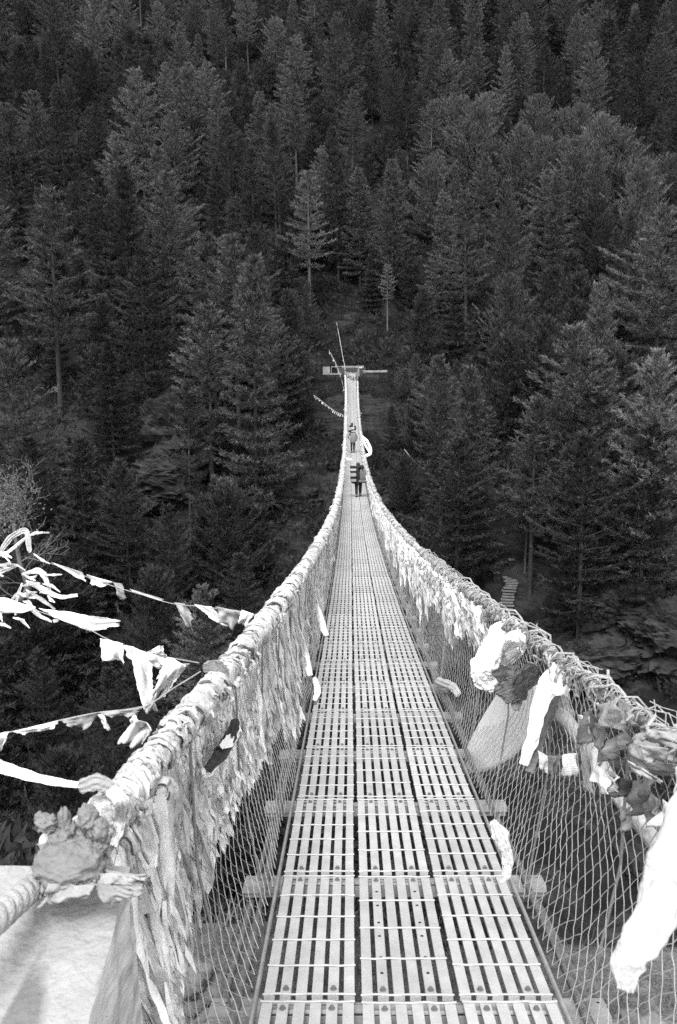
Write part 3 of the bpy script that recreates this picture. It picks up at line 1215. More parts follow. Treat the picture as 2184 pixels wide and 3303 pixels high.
scarf_thing('folded_cloth', M['mid'], 'pale grey folded cloth below the plump looped scarf', [(1135, 1565), (1170, 1555), (1195, 1560)], (26, 42, 30), 'R0.3', 0.4, 0.5, 6, 'cloth')
scarf_thing('grey_scarf', M['grey'], 'grey square scarf hanging over the top of the oval sheet', [(1170, 1575), (1180, 1600), (1186, 1625)], (60, 54, 34), 4.6, 0.2, 0.4, 7)
scarf_thing('grey_scarf', M['mid'], 'rumpled grey scarf between oval sheet and long narrow white scarf', [(1240, 1540), (1222, 1570), (1200, 1610), (1196, 1645)], (30, 40, 34, 14), 'R0.3', 0.3, 0.5, 8)
scarf_thing('grey_scarf', M['grey'], 'dark narrow scarf hanging parallel to the long narrow white scarf', [(1290, 1590), (1270, 1650), (1245, 1720), (1228, 1790)], (26, 26, 24, 22), 3.85, 0.4, 0.4, 9)
scarf_thing('grey_scarf', M['mid'], 'forked grey scarf beside the knot of the long narrow white scarf', [(1300, 1600), (1304, 1640), (1320, 1690), (1350, 1740)], (44, 34, 24, 18), 3.85, 0.3, 0.5, 10)
scarf_thing('white_scarf', M['pale'], 'white scarf hanging in a long pale tube nearest the deck beyond the plump one', [(1042, 1352), (1030, 1385), (1018, 1425), (1002, 1470)], (12, 14, 14, 12), 'R0.3', 0.5, 0.3, 11)
scarf_thing('white_scarf', M['pale'], 'white scarf bunched low on the net with a folded flap', [(1062, 1372), (1052, 1400), (1058, 1395), (1042, 1420)], (14, 20, 18, 8), 'R0.3', 0.5, 0.6, 12)
scarf_thing('white_scarf', M['pale'], 'pale scarf swinging out with a forked end before the plump one', [(1092, 1395), (1075, 1440), (1060, 1470), (1050, 1495)], (12, 18, 16, 6), 'R0.3', 0.4, 0.5, 13)
scarf_thing('white_scarf', M['pale'], 'pale scarf with bent pointed tail close to the plump white one', [(1125, 1420), (1110, 1465), (1085, 1492)], (12, 18, 7), 'R0.3', 0.4, 0.5, 14)
scarf_thing('cloth_roll', M['pale'], 'pale roll of cloth lying across the net bottom near the deck edge', [(1010, 1575), (1030, 1583), (1050, 1592), (1062, 1610)], (16, 20, 20, 14), 'R0.3', 0.7, 0.3, 15, 'cloth')
scarf_thing('torn_plastic', M['pale'], 'torn pale plastic caught under the deck edge outside the net', [(1140, 1900), (1158, 1935), (1174, 1980), (1172, 2025), (1160, 2045)], (18, 32, 24, 18, 5), 3.3, 0.12, 0.6, 16, 'plastic')
# left side
scarf_thing('white_scarf', M['white'], 'long white scarf slanting down the net to the deck, nearest of two alike', [(664, 1392), (682, 1450), (705, 1510), (718, 1565)], (14, 18, 18, 12), 'L0.25', 0.6, 0.25, 17)
scarf_thing('white_scarf', M['white'], 'long white scarf slanting down to a bunched foot on the deck, farther of two alike', [(712, 1330), (728, 1385), (745, 1440), (756, 1472)], (9, 12, 15, 12), 'L0.25', 0.6, 0.25, 18)
scarf_thing('white_rag', M['white'], 'crumpled white rag at the deck edge below the slanting scarf', [(728, 1568), (735, 1600), (728, 1622)], (9, 15, 9), 'L0.25', 0.5, 0.5, 19, 'rag')
scarf_thing('striped_rag', M['dark'], 'dark rag with a pale patch standing out from the matted net', [(548, 1665), (535, 1705), (512, 1745), (480, 1782)], (16, 26, 30, 18), 'L0.25', 0.3, 0.5, 20, 'rag')
scarf_thing('pale_patch', M['white'], 'bright white corner of cloth sticking off the dark rag', [(552, 1680), (535, 1712), (512, 1730)], (14, 26, 14), 'L0.25', 0.25, 0.4, 21, 'rag')
scarf_thing('pale_patch', M['white'], 'white curled cloth end below the dark rag', [(495, 1765), (484, 1785), (470, 1790)], (24, 26, 20), 'L0.25', 0.4, 0.3, 22, 'rag')
scarf_thing('grey_scarf', M['grey'], 'grey scarf knotted over the wound cable where two flag strings meet', [(470, 1548), (495, 1545), (515, 1560), (522, 1580)], (20, 34, 30, 10), 3.4, 0.5, 0.4, 23)
scarf_thing('grey_scarf', M['mid'], 'grey cloth tied across the wound cable close to the concrete block', [(182, 1825), (225, 1812), (262, 1828), (275, 1850)], (26, 36, 28, 14), 1.95, 0.5, 0.4, 24)
scarf_thing('hanging_cloth', M['pale'], 'pale cloth draped from the cable down the net above the concrete block', [(255, 1825), (280, 1860), (278, 1905), (262, 1960)], (30, 34, 26, 16), 'L0.25', 0.35, 0.5, 25, 'cloth')
scarf_thing('hanging_cloth', M['white'], 'bright white cloth pressed against the net beside the grey bundle', [(318, 1850), (330, 1900), (345, 1960), (350, 2010)], (28, 40, 44, 26), 'L0.25', 0.3, 0.4, 26, 'cloth')
flag_left('hanging_cloth', M['pale'], 'tall white sheet bellying below the flag string behind the wound cable', [(296, 1498), (352, 1512), (356, 1660), (322, 1608)], 4.1, 0.09, 27)
flag_left('hanging_cloth', M['pale'], 'crumpled white cloth knotted at the flag string behind the wound cable', [(342, 1512), (440, 1535), (420, 1560), (360, 1575)], 3.9, 0.16, 28)
flag_left('hanging_cloth', M['pale'], 'pale cloth hanging between the white sheet and the wound cable', [(388, 1520), (432, 1540), (378, 1618), (346, 1628)], 3.75, 0.12, 29)
flag_left('hanging_cloth', M['pale'], 'pale torn cloth sticking up from the cable beside the low flag string', [(310, 1655), (352, 1690), (330, 1722), (286, 1708)], 2.75, 0.1, 30)
scarf_thing('white_scarf', M['white'], 'white scarf looped outwards from the cable beside the far porter', [(838, 1010), (850, 1022), (858, 1040), (856, 1052), (842, 1056)], (5, 6, 6, 7, 6), 56, 0.6, 0.2, 31)
scarf_thing('white_scarf', M['white'], 'second strand of the looped white scarf beside the far porter', [(840, 1016), (846, 1030), (856, 1048)], (4, 5, 4), 56, 0.6, 0.2, 32)
scarf_thing('white_scarf', M['white'], 'white scarf bunched on the cable beside the near porter', [(833, 1088), (842, 1096), (856, 1098)], (8, 12, 8), 41, 0.6, 0.3, 33)
scarf_thing('white_scarf', M['white'], 'white scarf end lying in toward the deck between the two porters', [(796, 1060), (806, 1063), (814, 1064)], (5, 5, 4), 48, 0.6, 0.3, 34)

# oval pale sheet hanging outside the right net
mb = MB()
outline = [(1078, 1792), (1066, 1770), (1080, 1735), (1110, 1675), (1150, 1610), (1180, 1570), (1225, 1560), (1250, 1590), (1248, 1640), (1230, 1700), (1196, 1745), (1150, 1775), (1110, 1790)]
zo = 4.3
cen = Vector((0, 0, 0))
pts = smooth_path([at(x, y, 4.62 + (1250 - x) / 172 * 1.45) for x, y in outline + outline[:1]], 61)[:-1]
for p in pts: cen += p
cen /= len(pts)
vd = (cen - CAM).normalized()
V = [tuple(cen - vd * 0.0)]
rings = 8
for r_ in range(1, rings + 1):
    f = r_ / rings
    for p in pts:
        q = cen.lerp(p, f) + vd * 0.012 * mnoise.noise(p * 5 * f)
        V.append(tuple(q))
n = len(pts)
T = [(0, 1 + k, 1 + (k + 1) % n) for k in range(n)]
Q = [(1 + r_ * n + k, 1 + (r_ + 1) * n + k, 1 + (r_ + 1) * n + (k + 1) % n, 1 + r_ * n + (k + 1) % n) for r_ in range(rings - 1) for k in range(n)]
mb.addm(V, [T, Q])
o = one(mb, 'oval_sheet', M['sheet'], 'large smooth oval pale sheet hanging outside the net', 'sheet')
thick(o, 0.006)

# grey bundle on the right cable
gb = empty('grey_bundle', at(1520, 1745, 2.62))
tag(gb, 'big rounded grey cloth bundle wrapped over the hand cable at the frame edge', 'cloth bundle')
mb = MB()
blob(mb, at(1535, 1742, 2.6), (px(76, 2.6), px(60, 2.6), px(50, 2.6)), 0.12, 4, 54, 70, wr=0.07)
o = mb.build('wrapped_cloth', M['mid'], None, True); child(o, gb)
for q, quad in enumerate(([(1452, 1760), (1520, 1800), (1540, 1815), (1470, 1790)], [(1500, 1690), (1580, 1700), (1590, 1730), (1490, 1722)], [(1480, 1725), (1600, 1735), (1600, 1768), (1500, 1770)])):
    o = link('cloth_fold', flag_data([at(x, y, 2.42) for x, y in quad], 0.05, 18, q * 3.1 + 2, 0.04, 'cloth_fold', M['mid'])); thick(o, 0.006); child(o, gb)

# leaning log and cut pole outside the right net
mb = MB()
P = smooth_path([at(1290, 1640, 3.9), at(1360, 1730, 3.7), at(1440, 1850, 3.5), at(1560, 2005, 3.25), at(1640, 2110, 3.1)], 40)
mb.tube(P, [0.036 + 0.004 * math.sin(i) for i in range(40)], 12, noise_amp=0.25, seed=2)
o = one(mb, 'wound_log', M['log'], 'thick pale weathered pole slanting down outside the net behind small flags', 'pole')

# ------------------------------------------------------------------ flags
def flag_thing(name, m, label, quad, zc, amp=0.02, seed=0, cat='flag', group=None, uv=False):
    me = flag_data([at(x, y, nz(x, y, 1, 0.2)) for x, y in quad], amp, 12, seed, 0.03, name, m, 0, uv)
    o = link(name, me)
    thick(o, 0.0015)
    return tag(o, label, cat, group)


# short string of four small flags tied across the net
def flag_string(name, label, cord, zc, flags, m=None, group=None, r=0.003):
    root = empty(name, cord_pts(cord, zc)[0])
    tag(root, label, 'flag string', group)
    mb = MB()
    P = cord_pts(cord, zc)
    mb.tube(smooth_path(P, 10 * len(P)), r, 6)
    o = mb.build('cord', M['rope'], None); child(o, root)
    for i, f in enumerate(flags):
        quad, z, mm, amp = f
        me = flag_data([at(x, y, z) for x, y in quad], amp, 12, i * 1.7 + len(label), 0.05, 'flag', M[mm], 0, mm == 'print')
        o = link('flag', me); thick(o, 0.0012); child(o, root)
    return root


def cord_pts(cord, zc):
    zs = zc if hasattr(zc, '__len__') else [zc] * len(cord)
    return [at(x, y, z) for (x, y), z in zip(cord, zs)]


flag_string('prayer_flag_string', 'short string of four small printed flags tied across the net below grey cloths',
            [(1238, 1735), (1262, 1750), (1310, 1748), (1345, 1728)], [nz(x, y, 1) for x, y in [(1238, 1735), (1262, 1750), (1310, 1748), (1345, 1728)]],
            [([(1246, 1738), (1270, 1752), (1268, 1792), (1250, 1782)], 3.75, 'print', 0.03),
             ([(1270, 1750), (1302, 1752), (1286, 1780), (1276, 1812)], 3.68, 'grey', 0.03),
             ([(1304, 1748), (1334, 1744), (1338, 1796), (1300, 1800)], 3.5, 'print', 0.02),
             ([(1344, 1740), (1360, 1738), (1376, 1838), (1352, 1830)], 3.36, 'mid', 0.03)])
flag_thing('small_flag', M['grey'], 'grey gathered flag hanging high beside the forked grey scarf', [(1352, 1650), (1378, 1640), (1372, 1720), (1350, 1725)], 3.3, 0.05, 1)
flag_thing('small_flag', M['print'], 'pale checked flag curled against the darker grey flag', [(1342, 1655), (1366, 1660), (1368, 1720), (1344, 1728)], 3.25, 0.05, 2, uv=True)
flag_thing('small_flag', M['grey'], 'dark grey flag hanging below the cable in a long rounded point', [(1368, 1665), (1402, 1690), (1404, 1730), (1392, 1775)], 3.15, 0.04, 3)
flag_thing('small_flag', M['mid'], 'grey cloth square gathered under the cable, upper of two', [(1380, 1635), (1430, 1620), (1446, 1680), (1396, 1690)], 3.05, 0.05, 4)
flag_thing('small_flag', M['mid'], 'grey triangular cloth hooked on the cable beside the bundle', [(1418, 1610), (1470, 1640), (1474, 1668), (1432, 1690)], 2.9, 0.04, 5)
flag_thing('small_flag', M['mid'], 'crumpled grey flag under the hooked triangular cloth', [(1398, 1720), (1446, 1690), (1450, 1735), (1404, 1775)], 2.9, 0.05, 6)
flag_thing('small_flag', M['white'], 'bright pointed white flag slanting in front of the pole', [(1374, 1726), (1400, 1780), (1418, 1850), (1370, 1805)], 2.95, 0.03, 7)
flag_thing('small_flag', M['print'], 'folded printed flag beside the bright pointed white flag', [(1400, 1780), (1440, 1800), (1440, 1845), (1404, 1835)], 2.9, 0.05, 8, uv=True)
flag_thing('small_flag', M['dark'], 'dark rag between printed flag and the grey bundle', [(1424, 1800), (1462, 1806), (1462, 1838), (1430, 1850)], 2.85, 0.05, 9)
flag_thing('small_flag', M['grey'], 'broad dark grey flag hanging below the grey bundle', [(1466, 1810), (1520, 1795), (1510, 1880), (1464, 1890)], 2.5, 0.05, 10)
flag_thing('small_flag', M['grey'], 'dark grey flag over the pole, lowest of the cluster', [(1438, 1880), (1462, 1866), (1462, 1920), (1440, 1925)], 2.75, 0.04, 11)
flag_thing('small_flag', M['grey'], 'dark grey flag beside the small white square', [(1500, 1830), (1532, 1850), (1536, 1900), (1502, 1910)], 2.5, 0.04, 12)
flag_thing('small_flag', M['print'], 'small white square flag above the broad foreground scarf', [(1534, 1850), (1564, 1870), (1554, 1922), (1520, 1905)], 2.4, 0.03, 13, uv=True)
flag_thing('small_flag', M['white'], 'white flag cut by the frame edge above the broad foreground scarf', [(1566, 1775), (1600, 1770), (1600, 1860), (1562, 1855)], 2.1, 0.02, 14)

# strings on the left, from the bare sapling to the wound cable
flag_string('prayer_flag_string', 'upper of two flag strings between bare sapling and cable, small torn flags',
            [(58, 1290), (140, 1312), (225, 1345), (320, 1375), (400, 1398), (470, 1405), (560, 1418), (590, 1425)], [7.8, 7.4, 7.0, 6.6, 6.2, 5.9, 5.4, 5.1],
            [([(120, 1302), (190, 1325), (205, 1350), (165, 1330)], 7.2, 'pale', 0.05),
             ([(200, 1330), (262, 1348), (236, 1360), (212, 1350)], 6.9, 'pale', 0.05),
             ([(262, 1348), (282, 1352), (296, 1385), (280, 1392)], 6.8, 'mid', 0.05),
             ([(300, 1364), (380, 1388), (372, 1392), (312, 1372)], 6.5, 'pale', 0.03),
             ([(405, 1395), (430, 1398), (450, 1435), (432, 1450)], 6.1, 'mid', 0.05),
             ([(425, 1420), (440, 1430), (448, 1462), (436, 1455)], 6.05, 'mid', 0.04),
             ([(450, 1400), (490, 1405), (530, 1452), (500, 1440)], 5.8, 'pale', 0.05),
             ([(500, 1405), (560, 1415), (540, 1462), (510, 1440)], 5.5, 'mid', 0.06),
             ([(560, 1412), (590, 1422), (570, 1450), (550, 1445)], 5.2, 'pale', 0.05)])
flag_string('prayer_flag_string', 'lower of two flag strings between bare sapling and cable, large streaming flags',
            [(60, 1405), (130, 1430), (200, 1455), (245, 1478), (300, 1500), (350, 1515), (460, 1535)], [7.0, 6.4, 5.8, 5.4, 4.9, 4.5, 3.8],
            [([(90, 1408), (130, 1432), (262, 1445), (258, 1432)], 6.3, 'pale', 0.05),
             ([(138, 1435), (208, 1462), (275, 1450), (270, 1436)], 5.9, 'white', 0.05),
             ([(232, 1478), (285, 1490), (286, 1538), (236, 1530)], 5.2, 'white', 0.06),
             ([(285, 1492), (345, 1512), (335, 1545), (296, 1520)], 4.9, 'pale', 0.06),
             ([(340, 1510), (385, 1520), (376, 1496), (360, 1500)], 4.5, 'white', 0.05)])
flag_string('prayer_flag_string', 'flag string slanting up from the frame edge to the grey knot on the cable',
            [(-30, 1705), (60, 1688), (140, 1668), (230, 1650), (330, 1638), (400, 1595), (465, 1555)], [3.6, 3.55, 3.5, 3.45, 3.4, 3.4, 3.4],
            [([(-20, 1702), (22, 1694), (4, 1735), (-20, 1760)], 3.55, 'pale', 0.04),
             ([(30, 1694), (138, 1668), (120, 1692), (54, 1702)], 3.5, 'pale', 0.03),
             ([(140, 1668), (232, 1648), (200, 1690), (166, 1682)], 3.45, 'mid', 0.03),
             ([(232, 1650), (330, 1636), (315, 1656), (258, 1662)], 3.42, 'mid', 0.03),
             ([(225, 1655), (240, 1652), (256, 1690), (246, 1688)], 3.42, 'pale', 0.02),
             ([(335, 1640), (360, 1610), (352, 1640), (340, 1655)], 3.4, 'mid', 0.02)])
scarf_thing('gathered_streamer', M['pale'], 'gathered pale streamer stretched tight from frame edge to cable by the block', [(-40, 1768), (20, 1782), (90, 1802), (160, 1815), (215, 1822)], (34, 26, 20, 14, 12), [2.3, 2.25, 2.2, 2.1, 2.05], 0.6, 0.4, 40, 'streamer')

# strings round the far end of the bridge
def far_string(label, pts, zc, w=0.10, m='white', fl=True):
    root = empty('prayer_flag_string', at(pts[0][0], pts[0][1], zc[0]))
    tag(root, label, 'flag string')
    P = smooth_path([at(x, y, z) for (x, y), z in zip(pts, zc)], 30)
    mb = MB(); mb.tube(P, 0.035, 5, noise_amp=0.6)
    o = mb.build('cord', M['rope'], None); child(o, root)
    for i in range(1, 29, 2):
        p, q = P[i], P[i + 1]
        d = (q - p)
        a = 0.2 + 0.1 * random.random()
        dn = Vector((random.uniform(-0.3, 0.3), 0.1, -1)) * w * random.uniform(1.2, 2.6)
        me = flag_data([p, p + d * 1.1, p + d * 1.0 + dn, p + dn * 0.9], 0.04, 5, i, 0.08, 'flag', M[m])
        o = link('flag', me); child(o, root)
    return root


far_string('straight flag string climbing steeply from the landing into the pines', [(800, 856), (792, 815), (785, 775), (779, 745)], [107, 112, 117, 121], 0.12)
far_string('thick flag string rising from the far cable end toward the pines', [(797, 905), (790, 875), (776, 838), (762, 812)], [98, 104, 109, 113], 0.2)
far_string('flag string hanging off the cable over the gorge beside the rock outcrop', [(797, 962), (780, 955), (765, 945), (740, 925), (726, 915)], [84, 86, 88, 91, 93], 0.12)
far_string('loose scrap of flag string in the trees over the gorge', [(936, 1040), (948, 1055), (960, 1068), (975, 1082), (994, 1088)], [84, 84, 85, 86, 86], 0.05, 'mid')

# ------------------------------------------------------------------ bare sapling with flags (left edge)
sb = at(-190, 1500, 7.6)
sap = empty('bare_sapling', (float(sb.x), float(sb.y), float(terr(sb.x, sb.y))))
tag(sap, 'bare lichen covered sapling hung with torn flags at the frame edge', 'sapling')
mb = MB()
base = Vector(sap.location)
trunkP = smooth_path([base - Vector((0, 0, 0.2)), at(-150, 1560, 7.6), at(0, 1425, 7.5), at(60, 1370, 7.5), at(45, 1300, 7.5), at(30, 1210, 7.5)], 30)
mb.tube(trunkP, [0.034 - 0.0007 * i for i in range(30)], 8, noise_amp=0.3)
def twig(p, d, ln, r, lev):
    P = [p]
    q = Vector(p); dd = Vector(d).normalized()
    for i in range(6):
        dd = (dd + Vector((random.uniform(-1, 1), random.uniform(-1, 1), random.uniform(-0.7, 0.9))) * 0.33).normalized()
        q = q + dd * ln / 6
        P.append(q)
        if lev > 0 and i > 0 and random.random() < 0.8:
            twig(q, dd + Vector((random.uniform(-1, 1), random.uniform(-1, 1), random.uniform(-0.6, 0.8))), ln * 0.55, r * 0.6, lev - 1)
    mb.tube(P, [r * (1 - 0.12 * i) for i in range(7)], 4, cap=False)
for i in range(7, 30, 2):
    p = trunkP[i]
    twig(p, Vector((random.uniform(-1, 1), random.uniform(-1, 1), 0.5)), 0.3, 0.008, 2)
for (x, y) in ((10, 1180), (40, 1160), (60, 1190), (0, 1210), (30, 1130), (55, 1140)):
    twig(at(x - 10, y + 55, 7.5), at(x, y, 7.4) - at(x - 10, y + 55, 7.5), 0.36, 0.007, 3)
o = mb.build('stem', M['lichen'], None); child(o, sap)
mb = MB()
for _ in range(2400):
    c = at(random.gauss(12, 34), random.gauss(1172, 36), 7.5 + random.uniform(-0.4, 0.4))
    d = Vector((random.uniform(-1, 1), random.uniform(-1, 1), random.uniform(-1, 1))) * 0.022
    e = Vector((random.uniform(-1, 1), random.uniform(-1, 1), random.uniform(-1, 1))) * 0.012
    mb.add([tuple(c), tuple(c + d), tuple(c + e)], [(0, 1, 2)])
o = mb.build('lichen_tufts', M['lichen'], None); child(o, sap)
rags = [([(70, 1280), (60, 1230), (20, 1250), (-10, 1300)], (18, 26, 24, 14)), ([(66, 1240), (40, 1262), (5, 1290)], (10, 16, 10)), ([(50, 1330), (90, 1322), (108, 1345), (118, 1380)], (14, 26, 22, 6)),
        ([(60, 1345), (100, 1365), (140, 1382), (180, 1378)], (12, 26, 18, 12)), ([(60, 1365), (95, 1388), (128, 1412)], (10, 18, 8)), ([(52, 1350), (40, 1385), (36, 1425)], (8, 14, 6)),
        ([(-20, 1330), (15, 1318), (40, 1310)], (30, 22, 10)), ([(62, 1390), (85, 1420), (120, 1440)], (18, 20, 8)), ([(40, 1372), (20, 1400), (-10, 1430)], (8, 14, 12))]
for i, (pts, w) in enumerate(rags):
    mb = MB()
    scarf(mb, [at(x, y, 7.3) for x, y in pts], [px(q * 0.5, 7.3) for q in w], 0.3, fold=0.6, seed=i + 60)
    for k_ in range(3):
        x0, y0 = pts[random.randrange(len(pts))]
        dx, dy = random.uniform(10, 45), random.uniform(-8, 26)
        x0 += random.uniform(-14, 14); y0 += random.uniform(-14, 14)
        scarf(mb, [at(x0, y0, 7.3), at(x0 + dx * 0.5, y0 + dy * 0.4 + random.uniform(-6, 6), 7.25), at(x0 + dx, y0 + dy, 7.2)], [px(q, 7.3) for q in (3, random.uniform(4, 9), 2)], 0.3, fold=0.6, seed=i * 7 + k_)
    one(mb, 'torn_flag', M['pale'], 'torn pale flag wrapped in the bare sapling at the frame edge', 'flag', 'torn flags in the bare sapling')
scarf_thing('white_scarf', M['white'], 'plump white scarf tied to the foot of the bare sapling at the frame edge', [(-60, 1398), (0, 1400), (45, 1408), (82, 1408)], (30, 32, 26, 6), 6.9, 0.7, 0.2, 70)

# ------------------------------------------------------------------ people
def body(name, verts, edges, rad, m, root=0):
    me = bpy.data.meshes.new(name)
    me.from_pydata(verts, edges, [])
    o = bpy.data.objects.new(name, me)
    COL.objects.link(o)
    sk = o.modifiers.new('skin', 'SKIN')
    sk.use_smooth_shade = True
    for i, r_ in enumerate(rad):
        me.skin_vertices[0].data[i].radius = (r_[0], r_[1]) if hasattr(r_, '__len__') else (r_, r_)
        me.skin_vertices[0].data[i].use_root = (i == root)
    ss = o.modifiers.new('sub', 'SUBSURF'); ss.levels = 1; ss.render_levels = 2
    me.materials.append(m)
    return o


def walker(loc, yaw, lean, step, arms, top_m, leg_m, label, hair=True, h=1.0):
    """one person walking away; local +y is forward"""
    root = empty('person', loc)
    root.rotation_euler = (0, 0, yaw)
    tag(root, label, 'person')
    l = lean
    pel = (0, 0, 0.88); ch = (0, l * 0.32, 1.16); up = (0, l * 0.5, 1.33); nk = (0, l * 0.6, 1.42); hd = (0, l * 0.72, 1.52); ht = (0, l * 0.78, 1.62)
    V = [pel, ch, up, nk, hd, ht]
    E = [(0, 1), (1, 2), (2, 3), (3, 4), (4, 5)]
    Rr = [(0.145, 0.105), (0.15, 0.105), (0.15, 0.095), 0.055, (0.075, 0.09), (0.062, 0.07)]
    for sgn in (-1, 1):
        st = step * sgn
        b = len(V)
        kn = (sgn * 0.09, 0.5 * st + 0.06, 0.49); an = (sgn * 0.085, st - 0.03 * (sgn > 0), 0.09); toe = (sgn * 0.095, st + 0.15, 0.035); heel = (sgn * 0.085, st - 0.05, 0.04)
        V += [(sgn * 0.09, 0.0, 0.84), kn, an, toe, heel]
        E += [(0, b), (b, b + 1), (b + 1, b + 2), (b + 2, b + 3), (b + 2, b + 4)]
        Rr += [0.088, 0.06, 0.042, (0.04, 0.028), 0.03]
        s_ = len(V)
        sh, el, wr = arms[sgn]
        V += [(sgn * 0.17, l * 0.5, 1.35), el, wr]
        E += [(2, s_), (s_, s_ + 1), (s_ + 1, s_ + 2)]
        Rr += [0.058, 0.042, 0.03]
        # palm, four fingers of unequal length and a thumb from the side of the palm
        w = Vector(wr); d = (Vector(wr) - Vector(el)).normalized(); sd_ = Vector((sgn, 0, 0)); sd_ = (sd_ - d * sd_.dot(d)).normalized(); fr = d.cross(sd_).normalized()
        pm = w + d * 0.06
        V.append(tuple(pm)); E.append((s_ + 2, s_ + 3)); Rr.append((0.034, 0.018))
        for q, (off, ln) in enumerate(((-0.027, 0.07), (-0.009, 0.08), (0.009, 0.075), (0.026, 0.06))):
            b1 = len(V)
            p1 = pm + d * 0.035 + fr * off; p2 = p1 + (d * 0.8 - sd_ * 0.5).normalized() * ln * 0.55; p3 = p2 + (d * 0.4 - sd_ * 0.9).normalized() * ln * 0.45
            V += [tuple(p1), tuple(p2), tuple(p3)]
            E += [(s_ + 3, b1), (b1, b1 + 1), (b1 + 1, b1 + 2)]; Rr += [0.0095, 0.009, 0.007]
        b1 = len(V)
        p1 = w + d * 0.03 - fr * 0.035; p2 = p1 + (d * 0.7 - fr * 0.5 - sd_ * 0.3).normalized() * 0.045
        V += [tuple(p1), tuple(p2)]; E += [(s_ + 2, b1), (b1, b1 + 1)]; Rr += [0.011, 0.008]
    bd = body('body', V, E, Rr, M['skin'])
    bd.parent = root
    # trousers and top follow the body
    V, E, Rr = [(0, 0, 0.90)], [], [(0.158, 0.118)]
    for sgn in (-1, 1):
        st = step * sgn; b = len(V)
        V += [(sgn * 0.09, 0.0, 0.83), (sgn * 0.09, 0.5 * st + 0.06, 0.49), (sgn * 0.085, st - 0.02, 0.12)]
        E += [(0, b), (b, b + 1), (b + 1, b + 2)]; Rr += [0.1, 0.076, 0.062]
    o = body('trousers', V, E, Rr, leg_m); o.parent = root
    V, E, Rr = [(0, 0, 0.92), ch, up, (0, l * 0.56, 1.385)], [(0, 1), (1, 2), (2, 3)], [(0.165, 0.125), (0.165, 0.12), (0.168, 0.11), 0.07]
    for sgn in (-1, 1):
        b = len(V); sh, el, wr = arms[sgn]
        e_, w_ = Vector(el), Vector(wr)
        V += [(sgn * 0.17, l * 0.5, 1.35), el, tuple(e_.lerp(w_, 0.85))]
        E += [(2, b), (b, b + 1), (b + 1, b + 2)]; Rr += [0.07, 0.054, 0.042]
    o = body('jacket', V, E, Rr, top_m); o.parent = root
    # shoes
    for sgn in (-1, 1):
        st = step * sgn
        mb = MB()
        blob(mb, (sgn * 0.09, st + 0.05, 0.045), (0.05, 0.14, 0.045), 0.06, sgn)
        o = mb.build('shoe', M['black'], None, True); o.parent = root
    # head: face and hair
    mb = MB()
    blob(mb, (0, l * 0.74 - 0.012, 1.575), (0.088, 0.1, 0.105), 0.08, 5)
    o = mb.build('hair', M['hair'], None, True); o.parent = root
    mb = MB()
    hc = Vector((0, l * 0.74, 1.55))
    mb.tube([hc + Vector((0, 0.085, 0.015)), hc + Vector((0, 0.118, -0.02))], [0.01, 0.016], 6)
    for sx in (-1, 1):
        blob(mb, hc + Vector((sx * 0.082, 0.0, -0.01)), (0.014, 0.022, 0.032), 0.1, sx, 8, 10)
        blob(mb, hc + Vector((sx * 0.032, 0.084, 0.012)), (0.014, 0.01, 0.009), 0.05, sx, 8, 10)
    blob(mb, hc + Vector((0, 0.086, -0.055)), (0.028, 0.012, 0.009), 0.05, 3, 8, 10)
    o = mb.build('face', M['skin'], None, True); o.parent = root
    return root


def rbox(mb, c, d, bev=0.2, amp=0.04, seed=0):
    """soft sided bag: superellipsoid with small dents"""
    V, nu, nv = [], 18, 28
    for i in range(nu):
        ph = math.pi * (i / (nu - 1) - 0.5)
        for j in range(nv):
            th = 2 * math.pi * j / nv
            f = lambda q, e: math.copysign(abs(q) ** e, q)
            x, y, z = f(math.cos(ph), bev) * f(math.cos(th), bev), f(math.cos(ph), bev) * f(math.sin(th), bev), f(math.sin(ph), bev)
            q = 1 + amp * mnoise.noise(Vector((x * 1.7 + seed, y * 1.7, z * 1.7)))
            V.append((c[0] + x * d[0] / 2 * q, c[1] + y * d[1] / 2 * q, c[2] + z * d[2] / 2 * q))
    F = []
    for i in range(nu - 1):
        for j in range(nv):
            j2 = (j + 1) % nv
            F.append((i * nv + j, i * nv + j2, (i + 1) * nv + j2, (i + 1) * nv + j))
    mb.add(V, F)


# near porter
yp = 36.3
bx = 0.14
loc = (bx, yp, dz(yp) + 0.012)
walker(loc, 0.0, 0.55, 0.13, {-1: (0, (-0.25, 0.32, 1.12), (-0.2, 0.5, 1.3)), 1: (0, (0.25, 0.3, 1.1), (0.22, 0.48, 1.28))}, M['black'], M['trouser'],
       'porter in dark clothes walking away, bent under the tall strapped load').scale = (0.98, 0.9, 0.88)
load = empty('porter_load', (bx, yp - 0.1, dz(yp) + 0.70))
tag(load, 'tall strapped load of pale bundles on the back of the nearer porter', 'load')
def lpart(name, m, items, sm=True):
    mb = MB()
    for c, d, bv in items:
        rbox(mb, (bx + c[0] * 1.3, yp - 0.12 + c[1], dz(yp) + c[2] * 0.9 - 0.03), (d[0] * 1.3, d[1], d[2] * 0.9), bv, 0.06, c[2] * 3)
    o = mb.build(name, m, None, sm); child(o, load)
lpart('dark_pack', M['black'], [((-0.02, 0.08, 1.13), (0.5, 0.26, 0.84), 0.4), ((-0.18, -0.02, 1.52), (0.2, 0.26, 0.13), 0.5), ((0.07, 0.0, 1.53), (0.24, 0.28, 0.16), 0.6), ((-0.02, -0.1, 1.1), (0.08, 0.1, 0.86), 0.4)])
lpart('pale_bundle', M['bagw'], [((-0.165, -0.08, 1.40), (0.2, 0.2, 0.13), 0.4)])
lpart('pale_bundle', M['bagw'], [((-0.165, -0.09, 1.17), (0.2, 0.22, 0.22), 0.4)])
